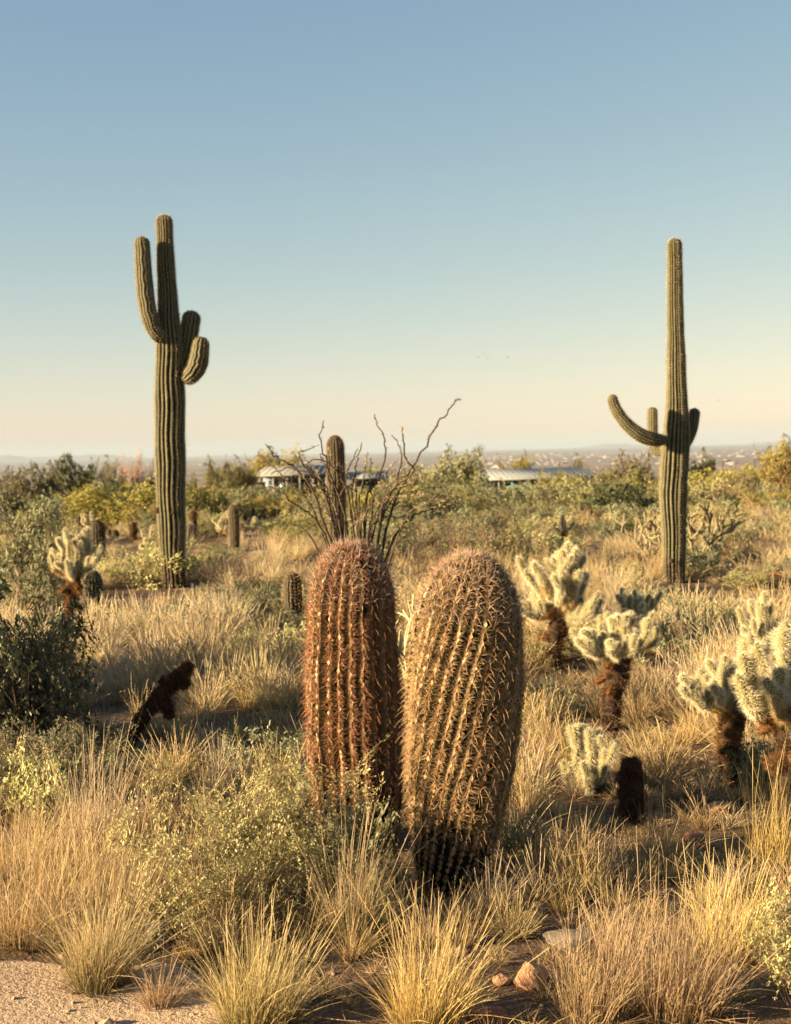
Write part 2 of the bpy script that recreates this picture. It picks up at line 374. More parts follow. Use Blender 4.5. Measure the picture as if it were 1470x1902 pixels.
def ground_mat():
    t = NT('desert_soil'); p = t.pos(); sx = t.n('ShaderNodeSeparateXYZ'); t.l(p, sx.inputs[0]); Y = sx.outputs[1]
    n1 = t.noise(1.1, 5, p); n2 = t.noise(22, 5, p); n3 = t.noise(120, 3, p)
    c = t.mix(t.ramp(n1, 0.35, 0.7), (0.075, 0.047, 0.029), (0.15, 0.098, 0.06))
    c = t.mix(t.math('MULTIPLY', t.ramp(n2, 0.45, 0.7), 0.6), c, (0.055, 0.035, 0.022))
    c = t.mix(t.math('MULTIPLY', t.ramp(n3, 0.5, 0.75), 0.5), c, (0.30, 0.20, 0.13))
    # farther off: scrub flats, then the valley floor with field bands
    mp = t.n('ShaderNodeMapping'); mp.inputs['Scale'].default_value = (0.0012, 0.0006, 1); t.l(p, mp.inputs[0])
    v = t.noise(1.0, 6, mp.outputs[0], 0.7)
    mp2 = t.n('ShaderNodeMapping'); mp2.inputs['Scale'].default_value = (0.00012, 0.0012, 1); t.l(p, mp2.inputs[0])
    v2 = t.noise(1.0, 4, mp2.outputs[0], 0.6)
    mp3 = t.n('ShaderNodeMapping'); mp3.inputs['Scale'].default_value = (0.012, 0.004, 1); t.l(p, mp3.inputs[0])
    v3 = t.noise(1.0, 4, mp3.outputs[0], 0.7)
    pl = t.mix(t.ramp(v2, 0.4, 0.62), (0.17, 0.12, 0.09), (0.29, 0.20, 0.14))
    pl = t.mix(t.math('MULTIPLY', t.ramp(v, 0.42, 0.62), 0.75), pl, (0.10, 0.075, 0.06))
    pl = t.mix(t.math('MULTIPLY', t.ramp(v3, 0.5, 0.7), 0.6), pl, (0.08, 0.065, 0.05))
    c = t.mix(t.ramp(Y, 250, 900), c, pl)
    h = t.math('ADD', t.math('MULTIPLY', n2, 0.7), t.math('MULTIPLY', n3, 0.3))
    return t.bsdf(c, 0.95, 0.1, normal=t.bump(h, 0.8, 0.02))
M['soil'] = ground_mat()
def path_mat():
    t = NT('trail_sand'); p = t.pos(); n1 = t.noise(3, 4, p); n2 = t.noise(60, 5, p); n3 = t.noise(180, 3, p)
    c = t.mix(t.ramp(n1, 0.3, 0.7), (0.37, 0.265, 0.175), (0.46, 0.335, 0.225))
    c = t.mix(t.math('MULTIPLY', t.ramp(n2, 0.5, 0.7), 0.5), c, (0.24, 0.16, 0.11))
    return t.bsdf(c, 0.95, 0.1, normal=t.bump(t.math('ADD', n2, t.math('MULTIPLY', n3, 0.4)), 1.0, 0.02))
M['sand'] = path_mat()

# ------------------------------------------------------------------ the land
def sgrid(lo, hi, c, step, n):
    """values from lo to hi, finest (step) around c"""
    def side(L, k):
        if L <= 0: return np.array([])
        b = 1.0
        lo_, hi_ = 1e-4, 20.0
        for _ in range(80):
            b = 0.5 * (lo_ + hi_)
            if step * np.sinh(b * k) / np.sinh(b) < L: lo_ = b
            else: hi_ = b
        return step * np.sinh(b * np.arange(1, k + 1)) / np.sinh(b)
    a = side(hi - c, n); d = side(c - lo, n)
    return np.concatenate([c - d[::-1], [c], c + a])

xs = sgrid(-70000, 70000, 0.0, 0.07, 150); ys = np.concatenate([sgrid(4.4, 66000, 4.5, 0.07, 200)[1:]])
ys = np.concatenate([-np.geomspace(2500, 0.5, 30), np.linspace(0, 4.3, 50), ys[ys > 4.33]])
X, Y = np.meshgrid(xs, ys)
idx = np.arange(X.size).reshape(X.shape)
Fg = np.stack([idx[:-1, :-1], idx[:-1, 1:], idx[1:, 1:], idx[1:, :-1]], -1).reshape(-1, 4)
gr = link('ground', smesh('ground', np.stack([X, Y, hz(X, Y)], -1), Fg, M['soil'])); tag(gr, None, None, kind='structure')

# sandy trail at the lower left, running past the camera
def on_path(x, y):
    edge = 4.22 - 0.30 * (x + 1.15) - 1.5 * np.clip(x + 0.62, 0, None) + 0.05 * np.sin(7 * x) + 0.03 * np.sin(17 * x + 1)
    return edge - y
px_ = np.linspace(-6, 0.6, 150); V = []; F = []
for i, x in enumerate(px_):
    e = 4.22 - 0.30 * (x + 1.15) - 1.5 * max(x + 0.62, 0) + 0.05 * math.sin(7 * x) + 0.03 * math.sin(17 * x + 1)
    for j in range(40):
        y = e - (j / 39.0) ** 1.5 * 2.6; V.append((x, y, float(hz(x, y)) + 0.005 + (0.006 if 0 < j < 39 else -0.012)))
for i in range(len(px_) - 1):
    for j in range(39):
        a = i * 40 + j; F.append((a, a + 1, a + 41, a + 40))
pt = link('path', smesh('path', V, [f[::-1] for f in F], M['sand'])); tag(pt, None, None, kind='structure')

# far hills
def ridge(name, px0, px1, tops, Y, seed):
    rng = np.random.default_rng(seed); n = 90; V = []; F = []
    prof = catmull(np.array(tops, float), n)
    for i in range(n):
        px = px0 + (px1 - px0) * i / (n - 1); b = GX(px, Y); top = P(px, prof[i], Y)[2] + rng.normal() * 6
        for k, (dy, f) in enumerate(((-2600, 0), (-1500, .4), (-700, .75), (0, 1), (900, .7), (2600, 0))):
            zz = -152 + (max(top, -149) + 152) * f * (1 + 0.08 * rng.normal() * (0 < k < 5)); V.append((b[0], b[1] + dy, zz))
    for i in range(n - 1):
        for k in range(5): a = i * 6 + k; F.append((a, a + 6, a + 7, a + 1))
    h = link(name, smesh(name, V, F, M['hill'])); tag(h, None, None, kind='structure')
ridge('hills', -260, 330, [858, 852, 853, 850, 846, 849, 846, 845, 850, 852], 52000, 1)
ridge('hills', 330, 760, [852, 846, 847, 844, 848, 847, 849], 56000, 2)
ridge('hills', 1040, 1330, [836, 830, 824, 826, 822, 829, 834], 58000, 3)
ridge('hills', 1310, 1900, [832, 825, 819, 815, 819, 822, 820, 815, 818], 54000, 4)

# buildings of the far town, a sprinkle on the plain
rng = np.random.default_rng(5); g = Geo()
for k in range(420):
    Yt = rng.uniform(9000, 26000); pxx = rng.uniform(-150, 1650)
    if rng.random() < 0.45: pxx = rng.uniform(900, 1500)
    b = GX(pxx, Yt); w, d, h = rng.uniform(12, 60), rng.uniform(15, 60), rng.uniform(4, 9)
    if rng.random() < 0.05: w *= 2.0; h *= 1.5
    c = np.array([[sx * w / 2, sy * d / 2, z] for z in (-2, h) for sx, sy in ((-1, -1), (1, -1), (1, 1), (-1, 1))]) + b
    g.add(c, [[4, 5, 6, 7], [0, 1, 5, 4], [1, 2, 6, 5], [2, 3, 7, 6], [3, 0, 4, 7]])
tag(link('far_town', g.mesh('far_town', M['town'], False)), 'pale specks of a far off town spread across the valley plain', 'town', kind='stuff')

# the air over the valley
def box(x0, x1, y0, y1, z0, z1):
    return (np.array([[x, y, z] for z in (z0, z1) for x, y in ((x0, y0), (x1, y0), (x1, y1), (x0, y1))], float),
            np.array([[3, 2, 1, 0], [4, 5, 6, 7], [0, 1, 5, 4], [1, 2, 6, 5], [2, 3, 7, 6], [3, 0, 4, 7]]))
hm = bpy.data.materials.new('haze'); hm.use_nodes = True; hm.node_tree.nodes.clear()
pv = hm.node_tree.nodes.new('ShaderNodeVolumePrincipled'); ho = hm.node_tree.nodes.new('ShaderNodeOutputMaterial')
pv.inputs['Color'].default_value = (0.41, 0.50, 0.60, 1); pv.inputs['Density'].default_value = 2.2e-5; pv.inputs['Anisotropy'].default_value = 0.0
hm.node_tree.links.new(pv.outputs[0], ho.inputs['Volume'])
zt = 300.0
V, F = box(-71000, 71000, -2600, 67000, -154, zt)
tag(link('haze', smesh('haze', V, F, hm, smooth=False)), 'thin pale haze hanging over the whole desert valley', 'haze', kind='stuff')

# ------------------------------------------------------------------ far buildings
def bx(g, x0, x1, y0, y1, z0, z1, mi=0):
    V, F = box(x0, x1, y0, y1, z0, z1); g.add(V, F, mi)
def part(name, g, mat, parent):
    return link(name, g.mesh(name, mat, False), parent)
def sheet_roof(parent, x0, x1, y0, y1, zf, zb, th, mat, seams):
    """sloping slab with standing seams"""
    g = Geo(); V = np.array([[x0, y0, zf], [x1, y0, zf], [x1, y1, zb], [x0, y1, zb]] + [[x0, y0, zf + th], [x1, y0, zf + th], [x1, y1, zb + th], [x0, y1, zb + th]], float)
    g.add(V, [[3, 2, 1, 0], [4, 5, 6, 7], [0, 1, 5, 4], [1, 2, 6, 5], [2, 3, 7, 6], [3, 0, 4, 7]]); r = part('roof', g, mat, parent)
    for k in range(seams):
        x = x0 + (k + 0.5) * (x1 - x0) / seams; g = Geo()
        V = np.array([[x - .05, y0, zf + th], [x + .05, y0, zf + th], [x + .05, y1, zb + th], [x - .05, y1, zb + th]] + [[x - .05, y0, zf + th + .012], [x + .05, y0, zf + th + .012], [x + .05, y1, zb + th + .012], [x - .05, y1, zb + th + .012]], float)
        g.add(V, [[4, 5, 6, 7], [0, 1, 5, 4], [1, 2, 6, 5], [2, 3, 7, 6], [3, 0, 4, 7]]); part('roof_seam', g, mat, r)
    return r

def building(name, label, pxa, pxb, Yd, eave, ridge_, mat, seams, wallmat, bays, depth=14.0, post=True, back=False):
    a, b = GX(pxa, Yd), GX(pxb, Yd); cx = (a + b) / 2; w = b[0] - a[0]
    z0 = min(a[2], b[2]) - 0.4; t = thing(name, label, 'building', (cx[0], Yd, z0))
    ze = P((pxa + pxb) / 2, eave, Yd)[2] - z0; zr = P((pxa + pxb) / 2, ridge_, Yd + depth)[2] - z0
    g = Geo(); bx(g, -w / 2 + .5, w / 2 - .5, 1.6, depth - 1, 0, min(ze, zr) - .02); part('wall', g, wallmat, t)
    sheet_roof(t, -w / 2 - .3, w / 2 + .3, 0, depth, ze, zr, 0.18, mat, seams)
    for k in range(bays):
        x = -w / 2 + .9 + (k + .5) * (w - 1.8) / bays; ww = (w - 1.8) / bays * 0.36
        g = Geo(); bx(g, x - ww, x + ww, 1.5, 1.57, ze * 0.35, ze * 0.85); wd = part('window', g, M['glass'], t)
        g = Geo(); bx(g, x - ww - .08, x + ww + .08, 1.44, 1.49, ze * 0.85, ze * 0.85 + .1); bx(g, x - ww - .08, x + ww + .08, 1.44, 1.49, ze * 0.35 - .1, ze * 0.35)
        bx(g, x - .04, x + .04, 1.44, 1.49, ze * 0.35, ze * 0.85); part('frame', g, M['frame_white'], wd)
    if post:
        for k in range(bays + 1):
            x = -w / 2 + .3 + k * (w - .6) / bays; g = Geo(); bx(g, x - .09, x + .09, .25, .43, 0, ze - .01); part('post', g, M['frame_white'], t)
    return t
building('desert_building', 'low pale roofed building with white posts behind the ocotillo', 478, 612, 150, 884, 868, M['roof_pale'], 12, M['wall_blue'], 5)
building('desert_building', 'low blue grey roofed wing right of the columnar cactus behind the ocotillo', 645, 716, 152, 890, 878, M['metal_roof'], 8, M['wall_blue'], 3, post=False)
building('desert_building', 'long low building with pale metal roof and deep dark veranda', 872, 1108, 135, 891, 873, M['metal_roof'], 24, M['wall_tan'], 9)
building('desert_building', 'low blue grey shed roof seen left of the tall armed saguaro', 186, 292, 165, 897, 889, M['metal_roof'], 12, M['wall_blue'], 4, depth=10, post=False)
for k, (pxx, lab) in enumerate(((955, 'left of two small teal parasols by the long veranda'), (981, 'right of two small teal parasols by the long veranda'))):
    b = GX(pxx, 128); t = thing('patio_parasol', lab, 'parasol', b, 'teal parasols by the veranda')
    z1 = P(pxx, 898, 128)[2] - b[2]; g = Geo()
    c = [[0, 0, z1]] + [[0.75 * math.cos(a), 0.75 * math.sin(a), z1 - .35] for a in np.arange(8) * math.pi / 4]
    g.add(c, [[0, i + 1, (i + 1) % 8 + 1] for i in range(8)]); part('canopy', g, M['teal'], t)
    g = Geo(); bx(g, -.03, .03, -.03, .03, 0, z1 - .02); part('pole', g, M['pole'], t)
b = GX(425, 140); t = thing('low_wall', 'long dark low wall left of the pale roofed building', 'wall', b)
g = Geo(); bx(g, -3.4, 3.6, -.2, .2, -.5, P(425, 899, 140)[2] - b[2]); part('wall_body', g, M['wall_tan'], t)
g = Geo(); bx(g, -3.45, 3.65, -.25, .25, P(425, 899, 140)[2] - b[2], P(425, 899, 140)[2] - b[2] + .1); part('coping', g, M['pole'], t)
for pxx, top, Yd, lab in ((1040, 858, 160, 'thin dark lamp post rising beside the pale metal roof'), (1343, 855, 150, 'thin dark lamp post just right of the single armed saguaro'), (1402, 852, 150, 'thin dark lamp post nearest the right edge over the plain'), (1311, 858, 170, 'faint lamp post close behind the right saguaro')):
    b = GX(pxx, Yd); h = P(pxx, top, Yd)[2] - b[2]; t = thing('lamp_post', lab, 'lamp post', b, 'lamp posts by the far buildings')
    g = Geo(); bx(g, -.06, .06, -.06, .06, -.3, h); part('pole', g, M['pole'], t)
    g = Geo(); bx(g, .06, .75, -.05, .05, h - .12, h - .02); bx(g, .45, .95, -.16, .16, h - .2, h - .121); part('lamp_head', g, M['pole'], t)

# ------------------------------------------------------------------ shrubs and trees
def shrub_geo(seed, n0=7, k1=6, k2=5, tilt=60, L1=0.45, L2=0.22, r0=0.012, nl=8, ll=0.03, lw=0.014, wild=0.8, start=0.3, up=0.25, spread=0.35, top_only=False, sides=3):
    """unit shrub: height 1, half width 0.5; returns (branch data, leaf data)"""
    rng = np.random.default_rng(seed)
    az = np.arange(n0) / n0 * 6.283 + rng.normal(size=n0) * 0.5; ti = np.radians(tilt) * np.sqrt(rng.random(n0))
    d = np.stack([np.sin(ti) * np.cos(az), np.sin(ti) * np.sin(az), np.cos(ti)], 1); b = rng.normal(size=(n0, 3)) * 0.03; b[:, 2] = -0.02
    L = rng.uniform(0.55, 0.95, n0); bend = rng.normal(size=(n0, 3)) * 0.15 + np.array([0, 0, 0.1])
    lv = [(b, d, bend, L)]
    for k, Lr in ((k1, L1), (k2, L2)):
        pb, pd, pbe, pL = lv[-1]; i = np.repeat(np.arange(len(pb)), k); s = rng.uniform(start, 1.0, len(i))
        p = pb[i] + pd[i] * (pL[i] * s)[:, None] + pbe[i] * (pL[i] * s * s)[:, None]
        T = norm(pd[i] + 2 * pbe[i] * s[:, None])
        dd = norm(T * 0.6 + runit(rng, len(i)) * wild + np.array([0, 0, up]))
        lv.append((p, dd, rng.normal(size=(len(i), 3)) * 0.18 + np.array([0, 0, 0.08]), Lr * rng.uniform(0.5, 1.1, len(i))))
    g = Geo(); rad = (r0, r0 * 0.45, r0 * 0.22)
    for (p, dd, be, LL), rr, sg in zip(lv, rad, (5, 3, 2)):
        V, F, u, r = strands(rng, p, dd, be, LL, rr, sg, sides, 0.75); g.add(V, F, 0, u, r)
    lg = None
    if nl:
        p, dd, be, LL = lv[2]; i = np.repeat(np.arange(len(p)), nl); s = rng.uniform(0.15, 1.05, len(i))
        q = p[i] + dd[i] * (LL[i] * s)[:, None] + be[i] * (LL[i] * s * s)[:, None] + rng.normal(size=(len(i), 3)) * 0.008
        ld = norm(dd[i] * 0.5 + runit(rng, len(i)) * 0.9 + np.array([0, 0, 0.3])); lsz = ll * rng.uniform(0.6, 1.3, len(i))
        lg = Geo(); V, F, u, r = leaves(rng, q, ld, lsz, lsz * lw / ll)
        cl = np.repeat(0.5 + 0.5 * np.sin(7 * q[:, 0] + seed) * np.sin(6 * q[:, 1]) * np.sin(8 * q[:, 2]), 4)
        lg.add(V, F, 0, u, 0.55 * r + 0.45 * cl)
    allv = np.concatenate([x for gg in (g, lg) if gg for x in gg.V]); hh = np.quantile(allv[:, 2], 0.90); ww = np.quantile(np.linalg.norm(allv[:, :2], axis=1), 0.88)
    def squash(q, a): return np.where(q > a, a + (1.08 - a) * np.tanh((q - a) / (1.22 - a)) * (1.22 - a) / (1.08 - a), q)
    for gg in (g, lg):
        if gg:
            for k in range(len(gg.V)):
                v = gg.V[k] / np.array([ww, ww, hh]); q = np.linalg.norm(v[:, :2], axis=1); f = squash(q, .75) / np.maximum(q, 1e-6)
                az_ = np.arctan2(v[:, 1], v[:, 0]); lump = 1 + .16 * np.sin(2 * az_ + seed) + .12 * np.sin(3 * az_ + 2.3 * seed); x_ = v[:, 0] * f * .5 * lump; y_ = v[:, 1] * f * .5 * lump
                gg.V[k] = np.stack([x_, y_, squash(v[:, 2], .6) * (.92 + .22 * np.sin(9 * x_ + seed) * np.sin(8 * y_ + 2 * seed))], 1)
    return g, lg

SH = {}
def shrub_kind(key, bmat, lmat, n=2, **kw):
    SH[key] = []
    for k in range(n):
        g, lg = shrub_geo(100 * len(SH) + k, **kw)
        SH[key].append((g.mesh(key + '_branches', M[bmat]), lg.mesh(key + '_leaves', M[lmat]) if lg else None))
shrub_kind('olive', 'twig_dark', 'leaf_olive', 3, n0=10, k1=9, k2=7, nl=12, ll=0.048, lw=0.03, tilt=65)
shrub_kind('dark', 'twig_dark', 'leaf_dark', 2, n0=10, k1=8, k2=7, nl=14, ll=0.05, lw=0.032, tilt=65)
shrub_kind('yellow', 'twig_brown', 'leaf_yellow', 3, n0=12, k1=9, k2=8, nl=10, ll=0.055, lw=0.016, tilt=60, up=0.5)
shrub_kind('green', 'twig_dark', 'leaf_green', 3, n0=12, k1=8, k2=8, nl=10, ll=0.046, lw=0.021, tilt=55, up=0.5)
shrub_kind('sage', 'twig_brown', 'leaf_sage', 2, n0=12, k1=9, k2=8, nl=10, ll=0.045, lw=0.022, tilt=75)
shrub_kind('grey', 'twig_dark', 'leaf_grey', 2, n0=12, k1=8, k2=7, nl=10, ll=0.045, lw=0.02, tilt=75)
shrub_kind('bare', 'twig_pink', 'leaf_olive', 1, n0=9, k1=9, k2=10, nl=0, r0=0.02, tilt=50, up=0.5)
shrub_kind('twiggy', 'twig_dark', 'leaf_olive', 2, n0=11, k1=7, k2=6, nl=0, r0=0.011, tilt=75, wild=1.2)
shrub_kind('twigleaf', 'twig_brown', 'leaf_olive', 2, n0=11, k1=8, k2=7, nl=3, ll=0.03, lw=0.012, r0=0.010, tilt=75, wild=1.1)

cnt = {}
def plant(key, name, label, cat, base, w, h, rz=None, group=None, tree=False):
    k = cnt.get(key, 0); cnt[key] = k + 1; bm, lm = SH[key][k % len(SH[key])]
    t = thing(name, label, cat, base, group, rz if rz is not None else k * 2.1 + 0.7, (w, w, h))
    link('trunk' if tree else 'branches', bm, t)
    if lm: link('crown' if tree else 'foliage', lm, t)
    return t
def plant_px(key, name, label, cat, px, top, wpx, Yd, tree=False, group=None, sink=0.0):
    b = GX(px, Yd); b[2] = hz(b[0], b[1]) - sink
    h = (P(px, top, Yd)[2] - b[2]) * (1.06 if tree else 1.0); return plant(key, name, label, cat, b, wpx / FPX * Yd, h, tree=tree, group=group)

TREES = [
 ('dark', 'dark green bushy tree at left before the hazy plain', 132, 862, 130, 68),
 ('olive', 'loose olive tree at the far left edge beside the dark bushy tree', 48, 878, 120, 60),
 ('olive', 'small olive tree over the blue grey shed roof', 206, 864, 48, 150),
 ('bare', 'leafless pinkish tree left of the tall armed saguaro', 250, 852, 60, 150),
 ('green', 'small round green tree just right of the tall armed saguaro', 401, 866, 54, 125),
 ('yellow', 'wide yellow green tree behind the pale roofed building', 512, 847, 110, 175),
 ('green', 'low green tree left of the pale roofed building', 448, 868, 70, 120),
 ('olive', 'large grey olive tree right of the ocotillo', 850, 854, 130, 46),
 ('olive', 'spreading grey olive tree between ocotillo and metal roof', 775, 872, 110, 52),
 ('yellow', 'dome shaped yellow green tree over the pale metal roof', 965, 856, 72, 175),
 ('olive', 'tiny round tree over the right end of the metal roof', 1077, 857, 38, 175),
 ('olive', 'tall grey olive tree just left of the right saguaro', 1168, 860, 110, 44),
 ('olive', 'broad grey olive tree under the end of the metal roof', 1075, 886, 100, 50),
 ('dark', 'dark green tree right behind the single armed saguaro', 1298, 856, 52, 85),
 ('yellow', 'broad yellow green thicket tree at right of the saguaro', 1375, 878, 170, 42),
 ('yellow', 'tall yellow green tree cut by the right edge', 1475, 832, 130, 38),
 ('olive', 'small olive tree behind the columnar cactus at centre', 690, 872, 60, 160),
]
for key, lab, px, top, wpx, Yd in TREES:
    plant_px(key, 'desert_tree', lab, 'tree', px, top, wpx, Yd, tree=True, group='trees on the scrub skyline')
SHRUBS = [
 ('green', 'yellow green creosote shrub behind the left teddy bear cholla', 250, 915, 120, 42),
 ('yellow', 'yellow green creosote shrub between dark tree and tall saguaro', 205, 925, 110, 38),
 ('dark', 'dark low shrub at foot of the dark bushy tree', 205, 893, 60, 62),
 ('yellow', 'bright green creosote shrub right of the tall armed saguaro', 400, 925, 130, 40),
 ('yellow', 'pale yellow creosote shrub left of the ocotillo', 505, 925, 130, 34),
 ('green', 'green creosote shrub under the large olive tree', 850, 925, 130, 36),
 ('green', 'green creosote shrub left of the right saguaro base', 1150, 925, 110, 33),
 ('yellow', 'golden creosote shrub right of the right saguaro', 1345, 915, 130, 34),
 ('yellow', 'golden creosote shrub at the right edge under the tall tree', 1450, 915, 120, 31),
 ('grey', 'big grey leaved bush at left edge behind the cholla', 35, 938, 190, 13.5),
 ('twigleaf', 'brown twiggy bush right of the ocotillo behind the barrels', 895, 955, 190, 17),
 ('twiggy', 'dark tangled bare bush behind the right barrel cactus', 815, 975, 170, 14),
 ('twiggy', 'dark tangle of dead branches right of the tall saguaro base', 432, 1030, 110, 15),
 ('grey', 'grey green shrub at right of the tall saguaro above dead branches', 418, 1022, 80, 17),
 ('grey', 'low grey green shrub left of the small ribbed cactus', 500, 1142, 140, 11.3),
 ('sage', 'pale leafy shrub at left foot of the tall saguaro', 285, 1040, 70, 16),
 ('grey', 'dark olive rounded shrub right of the middle chollas', 1272, 1118, 130, 10.6),
 ('sage', 'pale yellow green shrub below the right saguaro', 1200, 1104, 130, 11.8),
 ('grey', 'olive green shrub at right foot of the right saguaro', 1305, 1030, 90, 16.5),
 ('olive', 'low olive shrub at left foot of the right saguaro', 1165, 1030, 120, 18),
 ('grey', 'small dark shrub on the grassy rise right of the saguaro', 1392, 1018, 55, 20),
 ('grey', 'long dark green low shrub near the right edge', 1445, 967, 130, 25),
 ('sage', 'yellow green low shrub beside the reddish barrel at right', 1385, 1060, 120, 14.5),
 ('grey', 'grey shrub below the left barrel trio near the tall saguaro', 215, 1020, 70, 18),
 ('twigleaf', 'brown dry bush between saguaro and small columnar cactus', 382, 1000, 70, 20),
 ('olive', 'olive shrub directly behind the right end of the ocotillo', 765, 905, 120, 36),
 ('olive', 'round olive shrub under the left end of the metal roof', 925, 912, 110, 39),
 ('green', 'green shrub below the middle of the metal roof', 1020, 915, 100, 40),
 ('olive', 'dense olive shrub two bushes left of the right saguaro', 1105, 910, 110, 37),
 ('dark', 'dark green shrub touching the left side of the right saguaro', 1205, 915, 80, 36),
 ('green', 'green shrub behind the left side of the ocotillo', 560, 912, 100, 38),
 ('olive', 'olive shrub behind the slim dark columnar cactus', 455, 915, 100, 44),
 ('twigleaf', 'brown twiggy shrub low behind the right barrel dome', 985, 985, 120, 20),
]
for key, lab, px, top, wpx, Yd in SHRUBS:
    plant_px(key, 'desert_shrub', lab, 'shrub', px, top, wpx, Yd, group='shrubs of the middle ground')

# near shrubs get their own finer growth
def near_shrub(label, base, w, h, bmat, lmat, seed, name='leafy_shrub', **kw):
    g, lg = shrub_geo(seed, **kw); t = thing(name, label, 'shrub', base, None, seed * 1.3, (w * .95, w * .95, h * .86))
    link('branches', g.mesh('branches', M[bmat]), t); link('foliage', lg.mesh('foliage', M[lmat]), t); return t
near_shrub('rounded pale sage shrub in front of the left barrel cactus', G(465, 1700), 0.80, 0.50, 'twig_brown', 'leaf_sage', 31, n0=26, k1=11, k2=10, nl=8, ll=0.027, lw=0.011, r0=0.005, tilt=80, L1=0.35, L2=0.16)
near_shrub('small grey green leafy shrub at foot of the right barrel cactus', G(675, 1690), 0.34, 0.40, 'twig_dark', 'leaf_grey', 33, n0=11, k1=8, k2=6, nl=8, ll=0.055, lw=0.026, r0=0.007, tilt=55, L1=0.35, L2=0.16)
near_shrub('upright pale sprig rising from the sage shrub', G(487, 1600), 0.16, 0.56, 'twig_brown', 'leaf_sage', 35, n0=5, k1=9, k2=6, nl=8, ll=0.026, lw=0.011, r0=0.006, tilt=18, L1=0.18, L2=0.09)
near_shrub('dark glossy jojoba bush at left edge under the cholla', GX(10, 7.0), 0.86, 0.78, 'twig_dark', 'leaf_jojoba', 36, n0=24, k1=10, k2=8, nl=9, ll=0.042, lw=0.021, r0=0.008, tilt=72)
near_shrub('thin jojoba sprays standing above the dark bush at left', GX(30, 6.7), 0.50, 0.82, 'twig_dark', 'leaf_jojoba', 37, n0=8, k1=6, k2=4, nl=7, ll=0.042, lw=0.024, r0=0.007, tilt=28)
near_shrub('grey green feathery shrub below the jojoba at left', G(70, 1510), 0.62, 0.40, 'twig_brown', 'leaf_grey', 38, n0=20, k1=9, k2=8, nl=8, ll=0.035, lw=0.014, r0=0.006, tilt=70)
near_shrub('grey green low shrub at foot of the fallen cholla trunk', G(200, 1450), 0.40, 0.14, 'twig_dark', 'leaf_grey', 39, n0=14, k1=8, k2=7, nl=8, ll=0.05, lw=0.022, r0=0.006, tilt=70)
near_shrub('pale flowering shrub cut by the right edge in the foreground', G(1475, 1880), 0.26, 0.34, 'twig_brown', 'leaf_sage', 40, n0=14, k1=8, k2=7, nl=7, ll=0.035, lw=0.018, r0=0.006, tilt=35)
near_shrub('green leafy shrub under the bright cholla at right', G(1425, 1470), 0.36, 0.24, 'twig_dark', 'leaf_grey', 41, n0=14, k1=8, k2=7, nl=8, ll=0.06, lw=0.028, r0=0.006, tilt=65)
near_shrub('grey shrub in the shade right of the right barrel cactus', G(960, 1620), 0.22, 0.22, 'twig_dark', 'leaf_grey', 42, n0=10, k1=7, k2=6, nl=7, ll=0.06, lw=0.028, r0=0.006, tilt=55)
# unseen bushes added beyond the left edge so shade falls across the middle ground
near_shrub('unseen broad dark bush added past the left edge for shade', (-2.75, 6.9, float(hz(-2.75, 6.9))), 1.5, 1.1, 'twig_dark', 'leaf_jojoba', 43, n0=22, k1=10, k2=8, nl=10, ll=0.045, lw=0.024, r0=0.008, tilt=70)
near_shrub('second unseen dark bush added past the left edge for shade', (-3.6, 8.3, float(hz(-3.6, 8.3))), 1.4, 1.15, 'twig_dark', 'leaf_jojoba', 44, n0=22, k1=10, k2=8, nl=10, ll=0.045, lw=0.024, r0=0.008, tilt=70)

# ------------------------------------------------------------------ saguaros
def saguaro_limb(tube, name, parent, mat, sub, rows, step, sl, seed, every=1):
    g = Geo(); V, F, u, r = tube.body(sub, rows); g.add(V, F, 0, u, r); o = link(name, g.mesh(name, M[mat]), parent)
    rng = np.random.default_rng(seed); s = Geo(); n = max(4, int(tube.len / step))
    for rb in range(tube.n):
        t = np.clip((np.arange(n) + rng.random()) / n, 0.02, 0.998); p, nn, T = tube.crest_frames(rb, t)
        for k in range(8):
            d = norm(nn + T * rng.normal(0, 0.55, (n, 1)) + np.cross(nn, T) * rng.normal(0, 0.75, (n, 1)))
            V, F, u, r = tri_spines(rng, p - nn * 0.002, d, sl * rng.uniform(0.5, 1.2, n), sl * 0.12); s.add(V, F, 0, u, r)
    sp = link('spines', s.mesh('spines', M['spine_gold']), o); sp['kind'] = 'stuff'
    return o

def pxpath(pts, Yd, base):
    return [P(x, y, Yd + (q[0] if q else 0.0)) - base for x, y, *q in pts]

def pr(pts, Yd):
    return [(t, w / 2 / FPX * Yd) for t, w in pts]

YS = G(325, 1092)[1]; base = G(325, 1092)
SA = thing('saguaro', 'tall saguaro at left with one long arm and two stubby arms', 'cactus', base, 'tall saguaros')
tr = RibTube(pxpath([(325, 1100), (320, 980), (317, 850), (316, 700), (314, 600), (309, 500), (305, 398)], YS, base),
             pr([(0, 44), (.04, 42), (.12, 48), (.25, 54), (.4, 57), (.52, 56), (.62, 52), (.70, 46), (.75, 38), (.80, 36), (.88, 34), (.93, 30), (1, 31)], YS), 19, 0.24, 0.75, dome=0.10, seed=1, wob=0.12, ring=0.03)
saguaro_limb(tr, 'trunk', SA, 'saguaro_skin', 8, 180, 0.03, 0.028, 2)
a1 = RibTube(pxpath([(314, 616, -.06), (298, 626, -.14), (285, 610, -.17), (274, 570, -.18), (268, 520, -.18), (263, 439, -.18)], YS, base),
             pr([(0, 14), (.1, 23), (.3, 30), (.55, 31), (.8, 29), (1, 28)], YS), 15, 0.16, 0.8, dome=0.085, seed=3, cut=0.05)
saguaro_limb(a1, 'arm', SA, 'saguaro_arm', 7, 110, 0.03, 0.026, 4)
